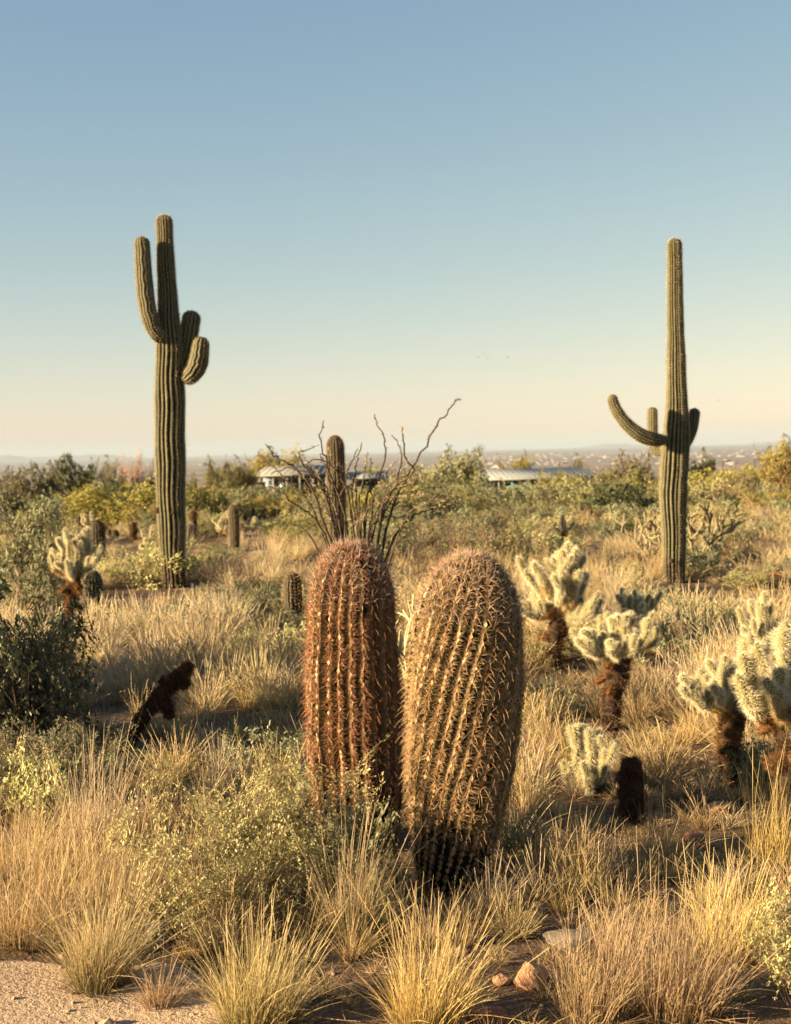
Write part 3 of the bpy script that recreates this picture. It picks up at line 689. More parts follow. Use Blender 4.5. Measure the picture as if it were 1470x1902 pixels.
a2 = RibTube(pxpath([(333, 690, .05), (342, 665, .07), (350, 630, .08), (358, 577, .08)], YS, base),
             pr([(0, 22), (.2, 30), (.5, 34), (1, 35)], YS), 14, 0.16, 0.8, dome=0.10, seed=5, cut=0.06)
saguaro_limb(a2, 'arm', SA, 'saguaro_arm', 7, 70, 0.03, 0.026, 6)
a3 = RibTube(pxpath([(340, 708, -.06), (358, 694, -.10), (369, 672, -.11), (375, 625, -.11)], YS, base),
             pr([(0, 22), (.2, 32), (.5, 36), (.8, 31), (1, 28)], YS), 14, 0.16, 0.8, dome=0.085, seed=7, cut=0.07)
saguaro_limb(a3, 'arm', SA, 'saguaro_arm', 7, 70, 0.03, 0.026, 8)

base = G(1252, 1082); YS = base[1]
SB = thing('saguaro', 'tall slim saguaro at right with one curved arm and two small arms', 'cactus', base, 'tall saguaros')
tr = RibTube(pxpath([(1253, 1090), (1252, 1000), (1251, 900), (1257, 800), (1257, 700), (1255, 600), (1253, 442)], YS, base),
             pr([(0, 38), (.05, 40), (.15, 46), (.28, 52), (.40, 53), (.46, 47), (.52, 40), (.62, 35), (.75, 31), (.86, 29), (.93, 28), (1, 28)], YS), 20, 0.24, 0.75, dome=0.09, seed=11, wob=0.10, ring=0.03)
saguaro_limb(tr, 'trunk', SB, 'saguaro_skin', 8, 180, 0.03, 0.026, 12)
a1 = RibTube(pxpath([(1240, 817, -.10), (1218, 817, -.22), (1190, 808, -.30), (1162, 785, -.32), (1143, 757, -.32), (1136, 733, -.32)], YS, base),
             pr([(0, 13), (.08, 18), (.2, 24), (.4, 25), (.7, 21), (1, 18)], YS), 14, 0.15, 0.8, dome=0.055, seed=13, cut=0.03)
o = saguaro_limb(a1, 'arm', SB, 'saguaro_arm', 7, 90, 0.03, 0.024, 14)
a2 = RibTube(pxpath([(1240, 835, .10), (1222, 838, .16), (1213, 822, .18), (1212, 790, .18), (1212, 756, .18)], YS, base),
             pr([(0, 20), (.3, 21), (.6, 20), (1, 19)], YS), 13, 0.15, 0.8, dome=0.055, seed=15, cut=0.03)
saguaro_limb(a2, 'arm', SB, 'saguaro_arm', 7, 70, 0.03, 0.024, 16)
a3 = RibTube(pxpath([(1266, 834, .08), (1279, 815, .12), (1287, 790, .13), (1291, 758, .13)], YS, base),
             pr([(0, 18), (.3, 20), (.6, 21), (1, 21)], YS), 13, 0.15, 0.8, dome=0.06, seed=17, cut=0.04)
saguaro_limb(a3, 'arm', SB, 'saguaro_arm', 7, 70, 0.03, 0.024, 18)

def scar(parent, base, px, py, Yd, off, r):
    import bmesh as bm_
    bm = bm_.new(); bm_.ops.create_icosphere(bm, subdivisions=2, radius=r); m = bpy.data.meshes.new('scar'); bm.to_mesh(m); bm.free(); m.materials.append(M['trunk_dark'])
    for p in m.polygons: p.use_smooth = True
    p = P(px, py, Yd - off) - base; o = link('scar', m, parent, tuple(p)); o.scale = (1, .5, 1.2)
bA = np.array(SA.location); bB = np.array(SB.location)
for px, py, r in ((293, 948, .03), (322, 951, .026), (330, 692, .022), (337, 1040, .02)): scar(SA, bA, px, py, bA[1], .155 if px > 300 else .09, r)
scar(SB, bB, 1228, 817, bB[1], .13, .05); scar(SB, bB, 1248, 1042, bB[1], .15, .022)

# ------------------------------------------------------------------ the two barrel cacti
def barrel(label, base, path, prof, nribs, twist, dome, seed, step, sl, sub=10, rows=150, group=None, depth=0.22, cen='spine_red', rad='spine_straw'):
    rng = np.random.default_rng(seed); t0 = thing('barrel_cactus', label, 'cactus', base, group)
    tb = RibTube(path, prof, nribs, depth, 0.85, dome=dome, twist=twist, seed=seed, wob=0.05, sharp=True)
    V, F, u, r = tb.body(sub, rows)
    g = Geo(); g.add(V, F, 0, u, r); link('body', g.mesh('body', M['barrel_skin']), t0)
    n = int(tb.len / step)
    for rb in range(nribs):
        s = Geo(); t = np.clip((np.arange(n) + 0.35 * rng.random(n) + rng.random() * 0.5) / n, 0.01, 0.995)
        # areoles keep their spacing over the dome
        p, nn, T = tb.crest_frames(rb, t); S = np.cross(nn, T); m = len(t); miss = np.where(rng.random(m) < .06, .25, 1.0) * rng.uniform(.8, 1.15, m)
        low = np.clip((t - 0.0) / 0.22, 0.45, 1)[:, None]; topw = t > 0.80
        def sp(dv, bend, L, R, mi, segs, keep=None):
            L = np.broadcast_to(L, (m,)) * rng.uniform(0.75, 1.2, m) * low[:, 0] * miss
            k = np.ones(m, bool) if keep is None else keep
            if k.sum() == 0: return
            V, F, u, r = strands(rng, (p - nn * 0.002)[k], norm(dv)[k], bend[k], L[k], R, segs, 3, 0.85); s.add(V, F, mi, u, r)
        j = lambda a: rng.normal(0, a * 0.9, (m, 1))
        # central spines: one long and hooked, three straight
        sp(nn * 0.8 - T * 0.15 + S * j(.3), (-T * 0.40 - nn * 0.20) * 1.0 + S * j(.1), sl * 1.15, 0.0011, 0, 6)
        sp(nn * 0.7 + T * 0.75 + S * j(.25), nn * j(.1), sl, 0.0009, 0, 2)
        for sg in (-1, 1):
            sp(nn * 0.75 + S * sg * 0.8 + T * (0.15 + j(.2)), T * j(.1), sl * 0.75, 0.0009, 0, 2)
            # radials lie flatter and paler
            for a in (1.1, 0.65, 0.25, -0.15, -0.6):
                sp(nn * 0.42 + S * sg * 0.9 + T * (a + j(.12)), nn * 0.05 + T * j(.1), sl * 0.66, 0.0008, 1, 2)
        for a in (1, -1):
            sp(nn * 0.4 + T * a + S * j(.4), nn * 0.1, sl * 0.7, 0.0008, 1, 2)
        for q in range(4):
            sp(nn * 0.6 + T * (0.5 + j(.5)) + S * j(.8), nn * 0.1, sl * 0.95, 0.0012, 2, 2, topw)
        # pale woolly areole pads
        V, F, u, r = leaves(rng, p - T * 0.013 + nn * 0.0015, T, 0.025, 0.014); s.add(V, F, 3, u, r * 0.5)
        o = link('spine_row', s.mesh('spine_row', [M[cen], M[rad], M['spine_pink'], M['spine_straw']]), t0); o['kind'] = 'stuff'
    return t0

YB = 4.80; b = P(836, 1694, YB); b[2] = hz(b[0], b[1]) - 0.01
tp = [P(x, y, YB) - b for x, y in ((836, 1694), (845, 1560), (857, 1400), (866, 1250), (872, 1130), (877, 1030))]; tp[0][2] = 0
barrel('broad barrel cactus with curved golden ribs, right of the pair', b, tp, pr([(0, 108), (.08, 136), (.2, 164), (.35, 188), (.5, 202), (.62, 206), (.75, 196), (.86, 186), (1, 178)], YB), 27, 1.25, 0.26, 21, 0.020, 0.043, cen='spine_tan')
YB = 5.35; b = P(668, 1572, YB); b[2] = hz(b[0], b[1]) - 0.01
tp = [P(x, y, YB) - b for x, y in ((672, 1572), (664, 1440), (657, 1300), (654, 1150), (655, 1010))]; tp[0][2] = 0
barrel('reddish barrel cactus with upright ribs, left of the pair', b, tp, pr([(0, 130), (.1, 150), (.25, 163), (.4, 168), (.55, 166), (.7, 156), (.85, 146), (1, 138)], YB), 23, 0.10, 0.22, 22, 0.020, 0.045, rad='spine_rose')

# ------------------------------------------------------------------ smaller columns and barrels, farther back
def small_cactus(label, px, top, bot, w, Yd, name, nribs=16, col='spine_tan', fuzz=0.03, hi=False, lean=0.0):
    b = P(px, bot, Yd); b[2] = min(b[2], float(hz(b[0], b[1])))
    H = P(px, top, Yd)[2] - b[2]; R = w / 2 / FPX * Yd
    t0 = thing(name, label, 'cactus', b, 'small ribbed cacti in the middle ground')
    tb = RibTube([(0, 0, 0), (lean * .3, 0, H * .4), (lean * .7, 0, H * .75), (lean, 0, H)], [(0, R * .8), (.2, R * .95), (.6, R), (1, R * .95)], nribs, 0.18, 0.8, dome=min(R * 1.4, H * .6), seed=px, wob=0.08)
    V, F, u, r = tb.body(6 if hi else 4, 50); g = Geo(); g.add(V, F, 0, u, r); link('body', g.mesh('body', M['small_skin']), t0)
    rng = np.random.default_rng(px); s = Geo(); n = max(8, int(tb.len / 0.028))
    for rb in range(nribs):
        t = np.clip((np.arange(n) + rng.random()) / n, .03, .998); p, nn, T = tb.crest_frames(rb, t)
        for k in range(7):
            d = norm(nn + T * rng.normal(0.1, 0.55, (n, 1)) + np.cross(nn, T) * rng.normal(0, 0.8, (n, 1)))
            V, F, u, r = tri_spines(rng, p, d, fuzz * rng.uniform(.5, 1.2, n), 0.003); s.add(V, F, 0, u, r)
    o = link('spines', s.mesh('spines', M[col]), t0); o['kind'] = 'stuff'
small_cactus('tall columnar young saguaro standing inside the ocotillo', 628, 808, 1030, 34, 20, 'young_saguaro', 18, hi=True)
small_cactus('slim dark columnar cactus right of the tall armed saguaro', 436, 937, 1022, 20, 21, 'young_saguaro', 14)
small_cactus('small ribbed columnar cactus beside the left barrel', 545, 1062, 1152, 34, 12.5, 'young_saguaro', 15, hi=True)
small_cactus('dark brown barrel behind the left teddy bear cholla', 183, 966, 1048, 29, 18.5, 'small_barrel_cactus', 16, 'spine_rust', 0.035)
small_cactus('short purplish barrel beside the left cholla trunk', 176, 1060, 1118, 32, 14, 'small_barrel_cactus', 16, 'spine_pink', 0.035, hi=True)
small_cactus('short pinkish barrel just right of the tall saguaro trunk', 354, 972, 1006, 22, 24, 'small_barrel_cactus', 14, 'spine_pink', 0.04)
small_cactus('small columnar cactus right of the right saguaro', 1302, 905, 942, 11, 45, 'young_saguaro', 12)
small_cactus('left of two far dark columns under the metal roof', 993, 914, 944, 9, 60, 'young_saguaro', 10)
small_cactus('right of two far dark columns under the metal roof', 1003, 913, 944, 9, 60, 'young_saguaro', 10)
small_cactus('pinkish leaning barrel in the scrub right of the twiggy bush', 985, 950, 985, 18, 30, 'small_barrel_cactus', 14, 'spine_pink', 0.05, lean=-0.1)
small_cactus('reddish round barrel at the right edge in pale grass', 1440, 1066, 1108, 38, 14.5, 'small_barrel_cactus', 18, 'spine_red', 0.04, hi=True)
small_cactus('tiny dark barrel left of the brown cholla stub', 215, 984, 1002, 14, 25, 'small_barrel_cactus', 12, 'spine_rust', 0.04)
small_cactus('tiny far barrel between brown stub and dark barrel', 203, 983, 1000, 10, 26, 'small_barrel_cactus', 12, 'spine_rust', 0.04)
small_cactus('short far columnar cactus on the skyline left of the saguaro', 254, 887, 910, 7, 95, 'young_saguaro', 10)
small_cactus('far columnar cactus at the left picture edge', 2, 890, 912, 8, 80, 'young_saguaro', 10)

# ------------------------------------------------------------------ ocotillo
base = GX(668, 11.5); OC = thing('ocotillo', 'ocotillo with bare thorny stems fanning up behind the barrels', 'ocotillo', base)
STEMS = [
 [(640, 1045), (600, 950), (560, 880), (520, 850), (498, 825)], [(640, 1045), (590, 960), (545, 905), (512, 870), (482, 838)],
 [(645, 1045), (610, 930), (575, 880), (556, 845), (565, 838), (592, 826)], [(655, 1045), (640, 960), (618, 890), (602, 850), (596, 815), (604, 782)],
 [(660, 1045), (655, 950), (632, 890), (606, 860), (575, 855), (566, 875)], [(640, 1045), (622, 960), (590, 890), (540, 870), (500, 880)],
 [(665, 1045), (680, 950), (700, 900), (712, 860), (714, 820), (706, 790), (690, 770)], [(668, 1045), (662, 940), (660, 880), (665, 850), (674, 822)],
 [(670, 1045), (712, 950), (735, 900), (746, 850), (740, 830), (730, 808)], [(672, 1045), (725, 960), (752, 890), (790, 830), (812, 790), (828, 770), (845, 745), (858, 741)],
 [(672, 1045), (720, 940), (765, 880), (756, 855), (750, 828), (753, 798), (748, 795)], [(675, 1045), (735, 1000), (770, 960), (800, 945), (822, 938), (846, 938)],
 [(650, 1045), (630, 970), (640, 900), (648, 870), (664, 835)], [(660, 1045), (668, 960), (676, 880), (686, 840)],
 [(645, 1045), (600, 990), (555, 945), (525, 915), (490, 900)], [(662, 1045), (690, 960), (690, 900), (690, 850)],
 [(672, 1045), (745, 980), (790, 935), (830, 925)], [(655, 1045), (615, 965), (575, 925), (565, 898)],
 [(640, 1045), (585, 1000), (540, 975), (510, 962)], [(668, 1045), (705, 975), (718, 925), (722, 880)],
]
rng = np.random.default_rng(77)
for k in range(26):
    x0 = 640 + rng.uniform(-12, 40); a = rng.uniform(-1.2, 1.1); L = rng.uniform(90, 240); cx = x0 + math.sin(a * .6) * L * .5; cyy = 1045 - math.cos(a * .6) * L * .5
    STEMS.append([(x0, 1045), (cx, cyy), (cx + math.sin(a) * L * .3, cyy - math.cos(a) * L * .3), (cx + math.sin(a * 1.3) * L * .5 + rng.normal() * 6, cyy - math.cos(a * 1.2) * L * .5)])
for i, st in enumerate(STEMS):
    dy = rng.uniform(-0.5, 0.6); n = len(st)
    pts = [P(x + (rng.normal() * 2 if k else 0), y, 11.5 + dy * k / (n - 1)) - base for k, (x, y) in enumerate(st)]
    pts[0] = np.array([rng.normal() * .04, rng.normal() * .04, -0.02]); N = 26
    Q = catmull(pts, N) + np.concatenate([np.zeros((1, 3)), rng.normal(size=(N - 1, 3)) * 0.006])
    thick = (0.012 if n > 4 else 0.010) if i < 20 else .0075; g = Geo(); T = norm(np.gradient(Q, axis=0)); A = norm(np.cross(T, [0.3, 1, 0.2])); B = np.cross(T, A)
    rad = thick * (1 - 0.72 * np.linspace(0, 1, N))
    ang = np.arange(5) * 6.283 / 5; V = Q[:, None] + rad[:, None, None] * (A[:, None] * np.cos(ang)[:, None] + B[:, None] * np.sin(ang)[:, None])
    ix = np.arange(N * 5).reshape(N, 5); nx = np.roll(ix, -1, 1); g.add(V.reshape(-1, 3), np.stack([ix[:-1], nx[:-1], nx[1:], ix[1:]], -1).reshape(-1, 4))
    o = link('stem', g.mesh('stem', M['twig_ocotillo']), OC)
    k = 130; f = rng.uniform(0.1, 0.99, k) * (N - 1); q = np.stack([np.interp(f, np.arange(N), Q[:, c]) for c in range(3)], 1)
    s = Geo(); V, F, u, r = tri_spines(rng, q, norm(rng.normal(size=(k, 3)) + [0, 0, .3]), rng.uniform(.012, .035, k), 0.006); s.add(V, F, 0, u, r)
    oo = link('thorns', s.mesh('thorns', M['spine_gold' if i % 3 else 'twig_ocotillo']), o); oo['kind'] = 'stuff'

# ------------------------------------------------------------------ teddy bear chollas
def joint_meshes(tag_, skin, spine, seed, dens, curve):
    rng = np.random.default_rng(seed); N = 12; t = np.linspace(0, 1, N)
    cx = lambda q: curve * np.sin(q * np.pi / 2) ** 2 * 0.25
    R = 0.125 * np.sqrt(np.clip(1 - (2 * t - 1) ** 4, 0.03, 1)) * (0.85 + 0.15 * t)
    ang = np.arange(10) * 0.6283; V = np.zeros((N, 10, 3)); bump = 1 + 0.10 * rng.normal(size=(N, 10))
    V[..., 0] = cx(t)[:, None] + (R[:, None] * bump) * np.cos(ang); V[..., 1] = (R[:, None] * bump) * np.sin(ang); V[..., 2] = t[:, None]
    ix = np.arange(N * 10).reshape(N, 10); nx = np.roll(ix, -1, 1); g = Geo(); g.add(V.reshape(-1, 3), np.stack([ix[:-1], nx[:-1], nx[1:], ix[1:]], -1).reshape(-1, 4))
    body = g.mesh('joint_' + tag_, M[skin]); s = Geo(); n = dens
    k = np.arange(n) + .5; tt = k / n; a = k * 2.39996; rr = np.interp(tt, t, R)
    p = np.stack([cx(tt) + rr * np.cos(a), rr * np.sin(a), tt], 1); o = np.stack([np.cos(a), np.sin(a), (tt - 0.45) * 1.3], 1); o[-3:, 2] += 2
    for q in range(13):
        d = norm(norm(o) + rng.normal(size=(n, 3)) * 0.48); V, F, u, r = tri_spines(rng, p - norm(o) * 0.01, d, rng.uniform(.10, .26, n), 0.0095); s.add(V, F, 0, u, r)
    return body, s.mesh('joint_spines_' + tag_, M[spine])
JM = {'pale': [joint_meshes('pale', 'joint_skin', 'spine_cholla', k, 75, c) for k, c in enumerate((0, .5, -.4))],
      'amber': [joint_meshes('amber', 'joint_skin', 'spine_amber', k + 9, 75, c) for k, c in enumerate((0.2, -.5))],
      'rust': [joint_meshes('rust', 'joint_rust', 'spine_rust', k + 19, 80, c) for k, c in enumerate((0.3, -.3))]}

def fuzzy_trunk(parent, path, rads, seed, spine='spine_rust', name='trunk', dens=900, sl=0.03):
    rng = np.random.default_rng(seed); N = 22; K = 12; Q = catmull(path, N); T = norm(np.gradient(Q, axis=0)); A = norm(np.cross(T, [0.2, 1, 0.1])); B = np.cross(T, A)
    R = np.interp(np.linspace(0, 1, N), np.linspace(0, 1, len(rads)), rads); cd_ = np.linalg.norm(np.diff(Q, axis=0), axis=1).sum() * (1 - np.linspace(0, 1, N)) / np.maximum(R, 1e-4) / 1.8; R = R * np.sqrt(np.clip(1 - (1 - np.clip(cd_, 0, 1)) ** 2, .03, 1))
    ang = np.arange(K) * 6.283 / K; bump = 1 + 0.20 * rng.normal(size=(N, K)); bump = (bump + np.roll(bump, 1, 0) + np.roll(bump, 1, 1)) / 3
    V = Q[:, None] + (R[:, None] * bump)[..., None] * (A[:, None] * np.cos(ang)[:, None] + B[:, None] * np.sin(ang)[:, None])
    ix = np.arange(N * K).reshape(N, K); nx = np.roll(ix, -1, 1); g = Geo(); g.add(V.reshape(-1, 3), np.stack([ix[:-1], nx[:-1], nx[1:], ix[1:]], -1).reshape(-1, 4))
    g.add(V[-1], [[0, i, i + 1] for i in range(1, K - 1)])
    o = link(name, g.mesh(name, M['trunk_dark']), parent)
    n = dens; f = rng.random(n) * (N - 1); a = rng.random(n) * 6.283; qi = lambda X: np.stack([np.interp(f, np.arange(N), X[:, c]) for c in range(3)], 1)
    out = qi(A) * np.cos(a)[:, None] + qi(B) * np.sin(a)[:, None]; p = qi(Q) + out * (np.interp(f, np.arange(N), R) * 0.95)[:, None]
    patch = 0.5 + 0.5 * np.sin(f * 1.3 + 2 * np.sin(a + seed)); s = Geo()
    for q in range(5):
        d = norm(out + rng.normal(size=(n, 3)) * 0.55); V, F, u, r = tri_spines(rng, p, d, sl * rng.uniform(.4, 1.2, n) * (0.5 + patch), 0.0030); s.add(V, F, 0, u, r * 0.6 + 0.4 * np.repeat(patch, 3))
    oo = link('spines', s.mesh('trunk_spines', M[spine]), o); oo['kind'] = 'stuff'
    return o

def cholla(label, bpx, tpx, Yd, crown, seed, narm=7, jl=0.12, th=1.0, rust=6, trunk_r=0.035, style='pale', amber_low=0.35, up=1.0, far=False, spine='spine_umber', topj=4):
    """crown = (left, right, top, bottom) of the jointed head in the picture"""
    rng = np.random.default_rng(seed); b = P(bpx[0], bpx[1], Yd); b[2] = float(hz(b[0], b[1])); t0 = thing('teddy_bear_cholla', label, 'cactus', b, 'teddy bear chollas')
    top = P(tpx[0], tpx[1], Yd) - b
    fuzzy_trunk(t0, [np.array([0, 0, -.03]), top * 0.35 + rng.normal(size=3) * .012, top * 0.7 + rng.normal(size=3) * .015, top], [trunk_r * .75, trunk_r * .85, trunk_r * 1.0, trunk_r * .9], seed, spine, dens=300 if far else 1000)
    J = []   # start, direction, length, shade
    def dirv(az, el): return np.array([math.cos(az) * math.cos(el), math.sin(az) * math.cos(el), math.sin(el)])
    for i in range(narm):
        az = 6.283 * i / narm + rng.normal() * .25; el = math.radians(rng.uniform(-14, 24) * up); s0 = np.array([0, 0, rng.uniform(-0.25, 0.1)]) * jl * 2
        d = dirv(az, el); L = jl * rng.uniform(.9, 1.2); J.append((s0, d, L, 'amber' if rng.random() < amber_low * 1.6 else style)); e = s0 + d * L * .92
        d2 = dirv(az + rng.normal() * .25, el + math.radians(rng.uniform(20, 40))); L2 = jl * rng.uniform(.8, 1.1); J.append((e, d2, L2, style if rng.random() > amber_low * .5 else 'amber')); e2 = e + d2 * L2 * .92
        for k, (q0, q1, f_) in enumerate(((e, d2, 1.0), (e, d2, .5), (s0, d, .8), (s0, d, .45))[:(1 if far else 4)]):
            st = q0 + q1 * (L2 if k < 2 else L) * f_ * .95; d3 = dirv(az + rng.normal() * .55, math.radians(rng.uniform(48, 86) - 12 * (k == 0))); J.append((st, d3, jl * rng.uniform(.5, .85), style))
    for k in range(topj if far else topj + 3):
        s0 = np.array([rng.normal() * .5, rng.normal() * .5, rng.uniform(-.1, .3)]) * jl; d = dirv(rng.random() * 6.28, math.radians(rng.uniform(60, 90))); L = jl * rng.uniform(.9, 1.2); J.append((s0, d, L, style)); e = s0 + d * L * .9
        for q in range(1 if far else 2): J.append((e, dirv(rng.random() * 6.28, math.radians(rng.uniform(45, 85))), jl * rng.uniform(.6, .9), style))
    ends = np.array([s + d * L for s, d, L, c in J]); lo = ends.min(0); hi = ends.max(0)
    cl = P(crown[0], crown[3], Yd) - b; cr = P(crown[1], crown[2], Yd) - b
    fx = (cr[0] - cl[0] - .03) / (hi[0] - lo[0]); fz = max((cr[2] - top[2]) / max(hi[2], 1e-3), 0.2); mx = (cl[0] + cr[0]) / 2 - top[0] - (hi[0] + lo[0]) / 2 * fx
    sc = np.array([fx, min(fx, 1.4), fz])
    for s, d, L, c in J:
        ss = s * sc + np.array([mx * min(1.0, np.linalg.norm(s[:2]) / jl * .6), 0, 0]); v = d * sc * L; LL = np.linalg.norm(v); place_joint(t0, top + ss, v / LL, LL, th * jl * 0.96, c, rng)
    for k in range(rust):
        h = rng.uniform(.45, .98); az = rng.random() * 6.28; d = dirv(az, math.radians(rng.uniform(-60, 25))); place_joint(t0, top * h, d, jl * rng.uniform(.6, .95), th * jl * 1.0, 'rust', rng)
    return t0

def place_joint(parent, p, d, L, wid, c, rng):
    body, sp = JM[c][rng.integers(0, len(JM[c]))]
    q = Vector(d).to_track_quat('Z', 'Y') @ Quaternion((0, 0, 1), rng.random() * 6.28)
    o = link('joint', body, parent, tuple(p)); o.rotation_mode = 'QUATERNION'; o.rotation_quaternion = q; o.scale = (wid, wid, L)
    s = link('spines', sp, o); s['kind'] = 'stuff'; return o

cholla('amber lit cholla at left with rusty trunk before the tall saguaro', (112, 1212), (140, 1052), 10.3, (88, 190, 980, 1060), 51, 9, 0.125, 1.0, 14, 0.042, amber_low=.55, spine='spine_rust', topj=6)
cholla('large pale cholla with wide crown right of the barrels', (1030, 1250), (1040, 1118), 9.5, (950, 1120, 1006, 1130), 52, 11, 0.16, 1.0, 8, 0.05, amber_low=.35, topj=5)
cholla('low pale cholla crown peeking over the dark stemmed cholla', (1168, 1255), (1168, 1155), 9.6, (1102, 1236, 1094, 1160), 53, 8, 0.13, .95, 3, 0.035, amber_low=.3)
cholla('grey green cholla with fan crown on a thick dark trunk', (1140, 1372), (1142, 1200), 7.4, (1062, 1226, 1136, 1225), 54, 11, 0.13, 1.0, 5, 0.052, amber_low=.05, up=.8, spine='spine_dark')
cholla('small low pale cholla in shade beside the dark stump', (1100, 1490), (1098, 1452), 6.05, (1046, 1156, 1346, 1470), 55, 5, 0.095, 1.15, 0, 0.03, amber_low=0.0, up=1.4, topj=3)
cholla('shaded cholla with hand like crown left of the bright one', (1362, 1488), (1352, 1300), 6.1, (1252, 1400, 1216, 1310), 56, 8, 0.12, 1.0, 8, 0.045, amber_low=.1)
cholla('bright sunlit cholla cut by the right edge', (1468, 1530), (1458, 1320), 5.5, (1362, 1550, 1152, 1335), 57, 11, 0.135, 1.15, 9, 0.05, amber_low=.45, topj=5)
cholla('dark grey green cholla behind the bright one at right', (1440, 1262), (1432, 1195), 8.6, (1366, 1500, 1097, 1205), 58, 7, 0.13, .9, 2, 0.035, amber_low=.1)
cholla('tiny grey cholla tucked behind the sage shrub', (558, 1530), (558, 1500), 5.6, (538, 580, 1455, 1500), 59, 4, 0.06, 1.1, 0, 0.02, amber_low=0, topj=2)
for i, (lab, x, tp_, bt, w, Yd) in enumerate((('far pale cholla just left of the tall saguaro trunk', 277, 976, 1018, 28, 22), ('far pale cholla left of the slim dark columnar cactus', 415, 958, 1002, 40, 24),
        ('far pale cholla touching the slim dark columnar cactus', 430, 948, 1000, 26, 25), ('far pale cholla behind the dark brown barrel at left', 168, 949, 992, 36, 24),
        ('far pale cholla above the large cholla right of the barrels', 1047, 957, 1003, 38, 21), ('low far pale cholla left of the ocotillo', 474, 960, 985, 20, 27),
        ('lower far cholla below the one left of the tall saguaro', 272, 1000, 1028, 24, 20), ('far cholla in the creosote left of the tall saguaro', 262, 940, 962, 22, 38),
        ('far cholla near the dark shrub right of the right saguaro', 1330, 935, 958, 22, 36))):
    cholla(lab, (x, bt), (x, bt - (bt - tp_) * .45), Yd, (x - w / 2, x + w / 2, tp_, bt), 60 + i, 6, 0.14, 1.1, 2, 0.04, amber_low=.25, far=True, topj=2)

def stump(label, pts, Yd, rads, seed, spine, stubs=(), dens=1500, sl=0.022):
    b = P(pts[0][0], pts[0][1], Yd); b[2] = float(hz(b[0], b[1])); rads = list(rads); t0 = thing('cholla_trunk', label, 'dead cactus', b, 'bare cholla trunks')
    path = [P(x, y, Yd) - b for x, y in pts]; path[0][2] = -.02; o = fuzzy_trunk(t0, path, rads, seed, spine, dens=dens, sl=sl)
    for i, (pa, pb_, r) in enumerate(stubs):
        fuzzy_trunk(t0, [P(*pa, Yd) - b, (P(*pa, Yd) + P(*pb_, Yd)) / 2 - b, P(*pb_, Yd) - b], [r, r * 1.1, r * .9], seed + i + 1, spine, 'stub', dens // 6, sl)
stump('dark furry dead cholla trunk leaning to the right in shade', [(222, 1392), (265, 1335), (312, 1278), (356, 1232)], 7.0, [.026, .029, .032, .024], 81, 'spine_dark', (((330, 1262), (350, 1275), .022), ((305, 1295), (318, 1335), .022), ((318, 1272), (298, 1262), .018)), 2600)
stump('upright dark brown cholla stump in the grass', [(1178, 1548), (1174, 1480), (1172, 1408)], 5.6, [.040, .045, .043], 85, 'spine_dark', (), 2600)
stump('small rusty cholla stub between dark barrel and saguaro', [(247, 1004), (248, 985), (249, 970)], 24, [.04, .07, .06], 87, 'spine_rust', (), 400, .05)
stump('thin dark rusty stub above the pinkish barrel', [(361, 1000), (360, 970), (360, 948)], 25, [.04, .06, .06], 89, 'spine_rust', (), 400, .05)

# pencil and staghorn chollas: forking cylinders
def forky(label, base, H, W, seed, mat, r, n0, name, lv=3):
    rng = np.random.default_rng(seed); t0 = thing(name, label, 'cactus', base)
    def grow(p, d, L, rr, k):
        V, F, u, q = strands(rng, np.array([p]), np.array([d]), rng.normal(size=(1, 3)) * .12, np.array([L]), rr, 4, 7, .25); g = Geo(); g.add(V, F, 0, u, q); tip = V[-7:].mean(0)
        g.add(V[-7:], [[0, i, i + 1] for i in range(1, 6)]); o = link('joint', g.mesh('pencil_joint', M[mat]), t0)
        m = 26; f = rng.random(m); s = Geo(); VV, FF, uu, qq = tri_spines(rng, p + (tip - p) * f[:, None], runit(rng, m), rr * 1.2 + rng.uniform(.01, .02, m), .003); s.add(VV, FF, 0, uu, qq); x = link('spines', s.mesh('spines', M['spine_cholla']), o); x['kind'] = 'stuff'
        if k > 0:
            for i in range(rng.integers(2, 4)): grow(tip if i else p + (tip - p) * .8, norm(d * .7 + runit(rng, 1)[0] * .75 + np.array([0, 0, .45])), L * rng.uniform(.55, .8), rr * .88, k - 1)
    for i in range(n0):
        a = 6.283 * i / n0 + rng.normal() * .3; grow(np.array([math.cos(a) * .03, math.sin(a) * .03, -.01]), norm(np.array([math.cos(a) * W, math.sin(a) * W * .7, H])), H * .42, r, lv)
forky('pale forking pencil cholla between the two barrels', GX(748, 7.6), 0.62, 0.30, 91, 'pencil', .010, 5, 'pencil_cholla')
forky('dark staghorn cholla behind the right saguaro trunk', GX(1290, 18.5), 0.75, 0.75, 92, 'pencil_dark', .018, 8, 'staghorn_cholla')
forky('dry staghorn cholla left of the right saguaro trunk', GX(1205, 19.5), 0.7, 0.8, 93, 'pencil_dark', .016, 7, 'staghorn_cholla')

# fallen dead branches
def dead_branch(label, p0, H, W, seed, mat='twig_brown', nl=6, r0=.014):
    g, _ = shrub_geo(seed, n0=nl, k1=4, k2=3, nl=0, r0=r0, tilt=85, wild=1.3, L2=.3); t = thing('dead_branch', label, 'branch', p0, None, seed, (W, W, H)); link('twigs', g.mesh('twigs', M[mat]), t)
dead_branch('fallen dead branch in pale grass left of the leaning trunk', GX(275, 11.8), .30, .9, 95)
dead_branch('dry brown branch beside the left cholla trunk', GX(185, 11.3), .28, .6, 96)
dead_branch('dark dead branches lying below the tall saguaro', GX(455, 14.6), .36, .8, 97, 'twig_dark', 9)
dead_branch('reddish dry branches before the far right thicket', GX(1420, 30), 1.2, 2.2, 98, 'twig_brown', 8, .007)

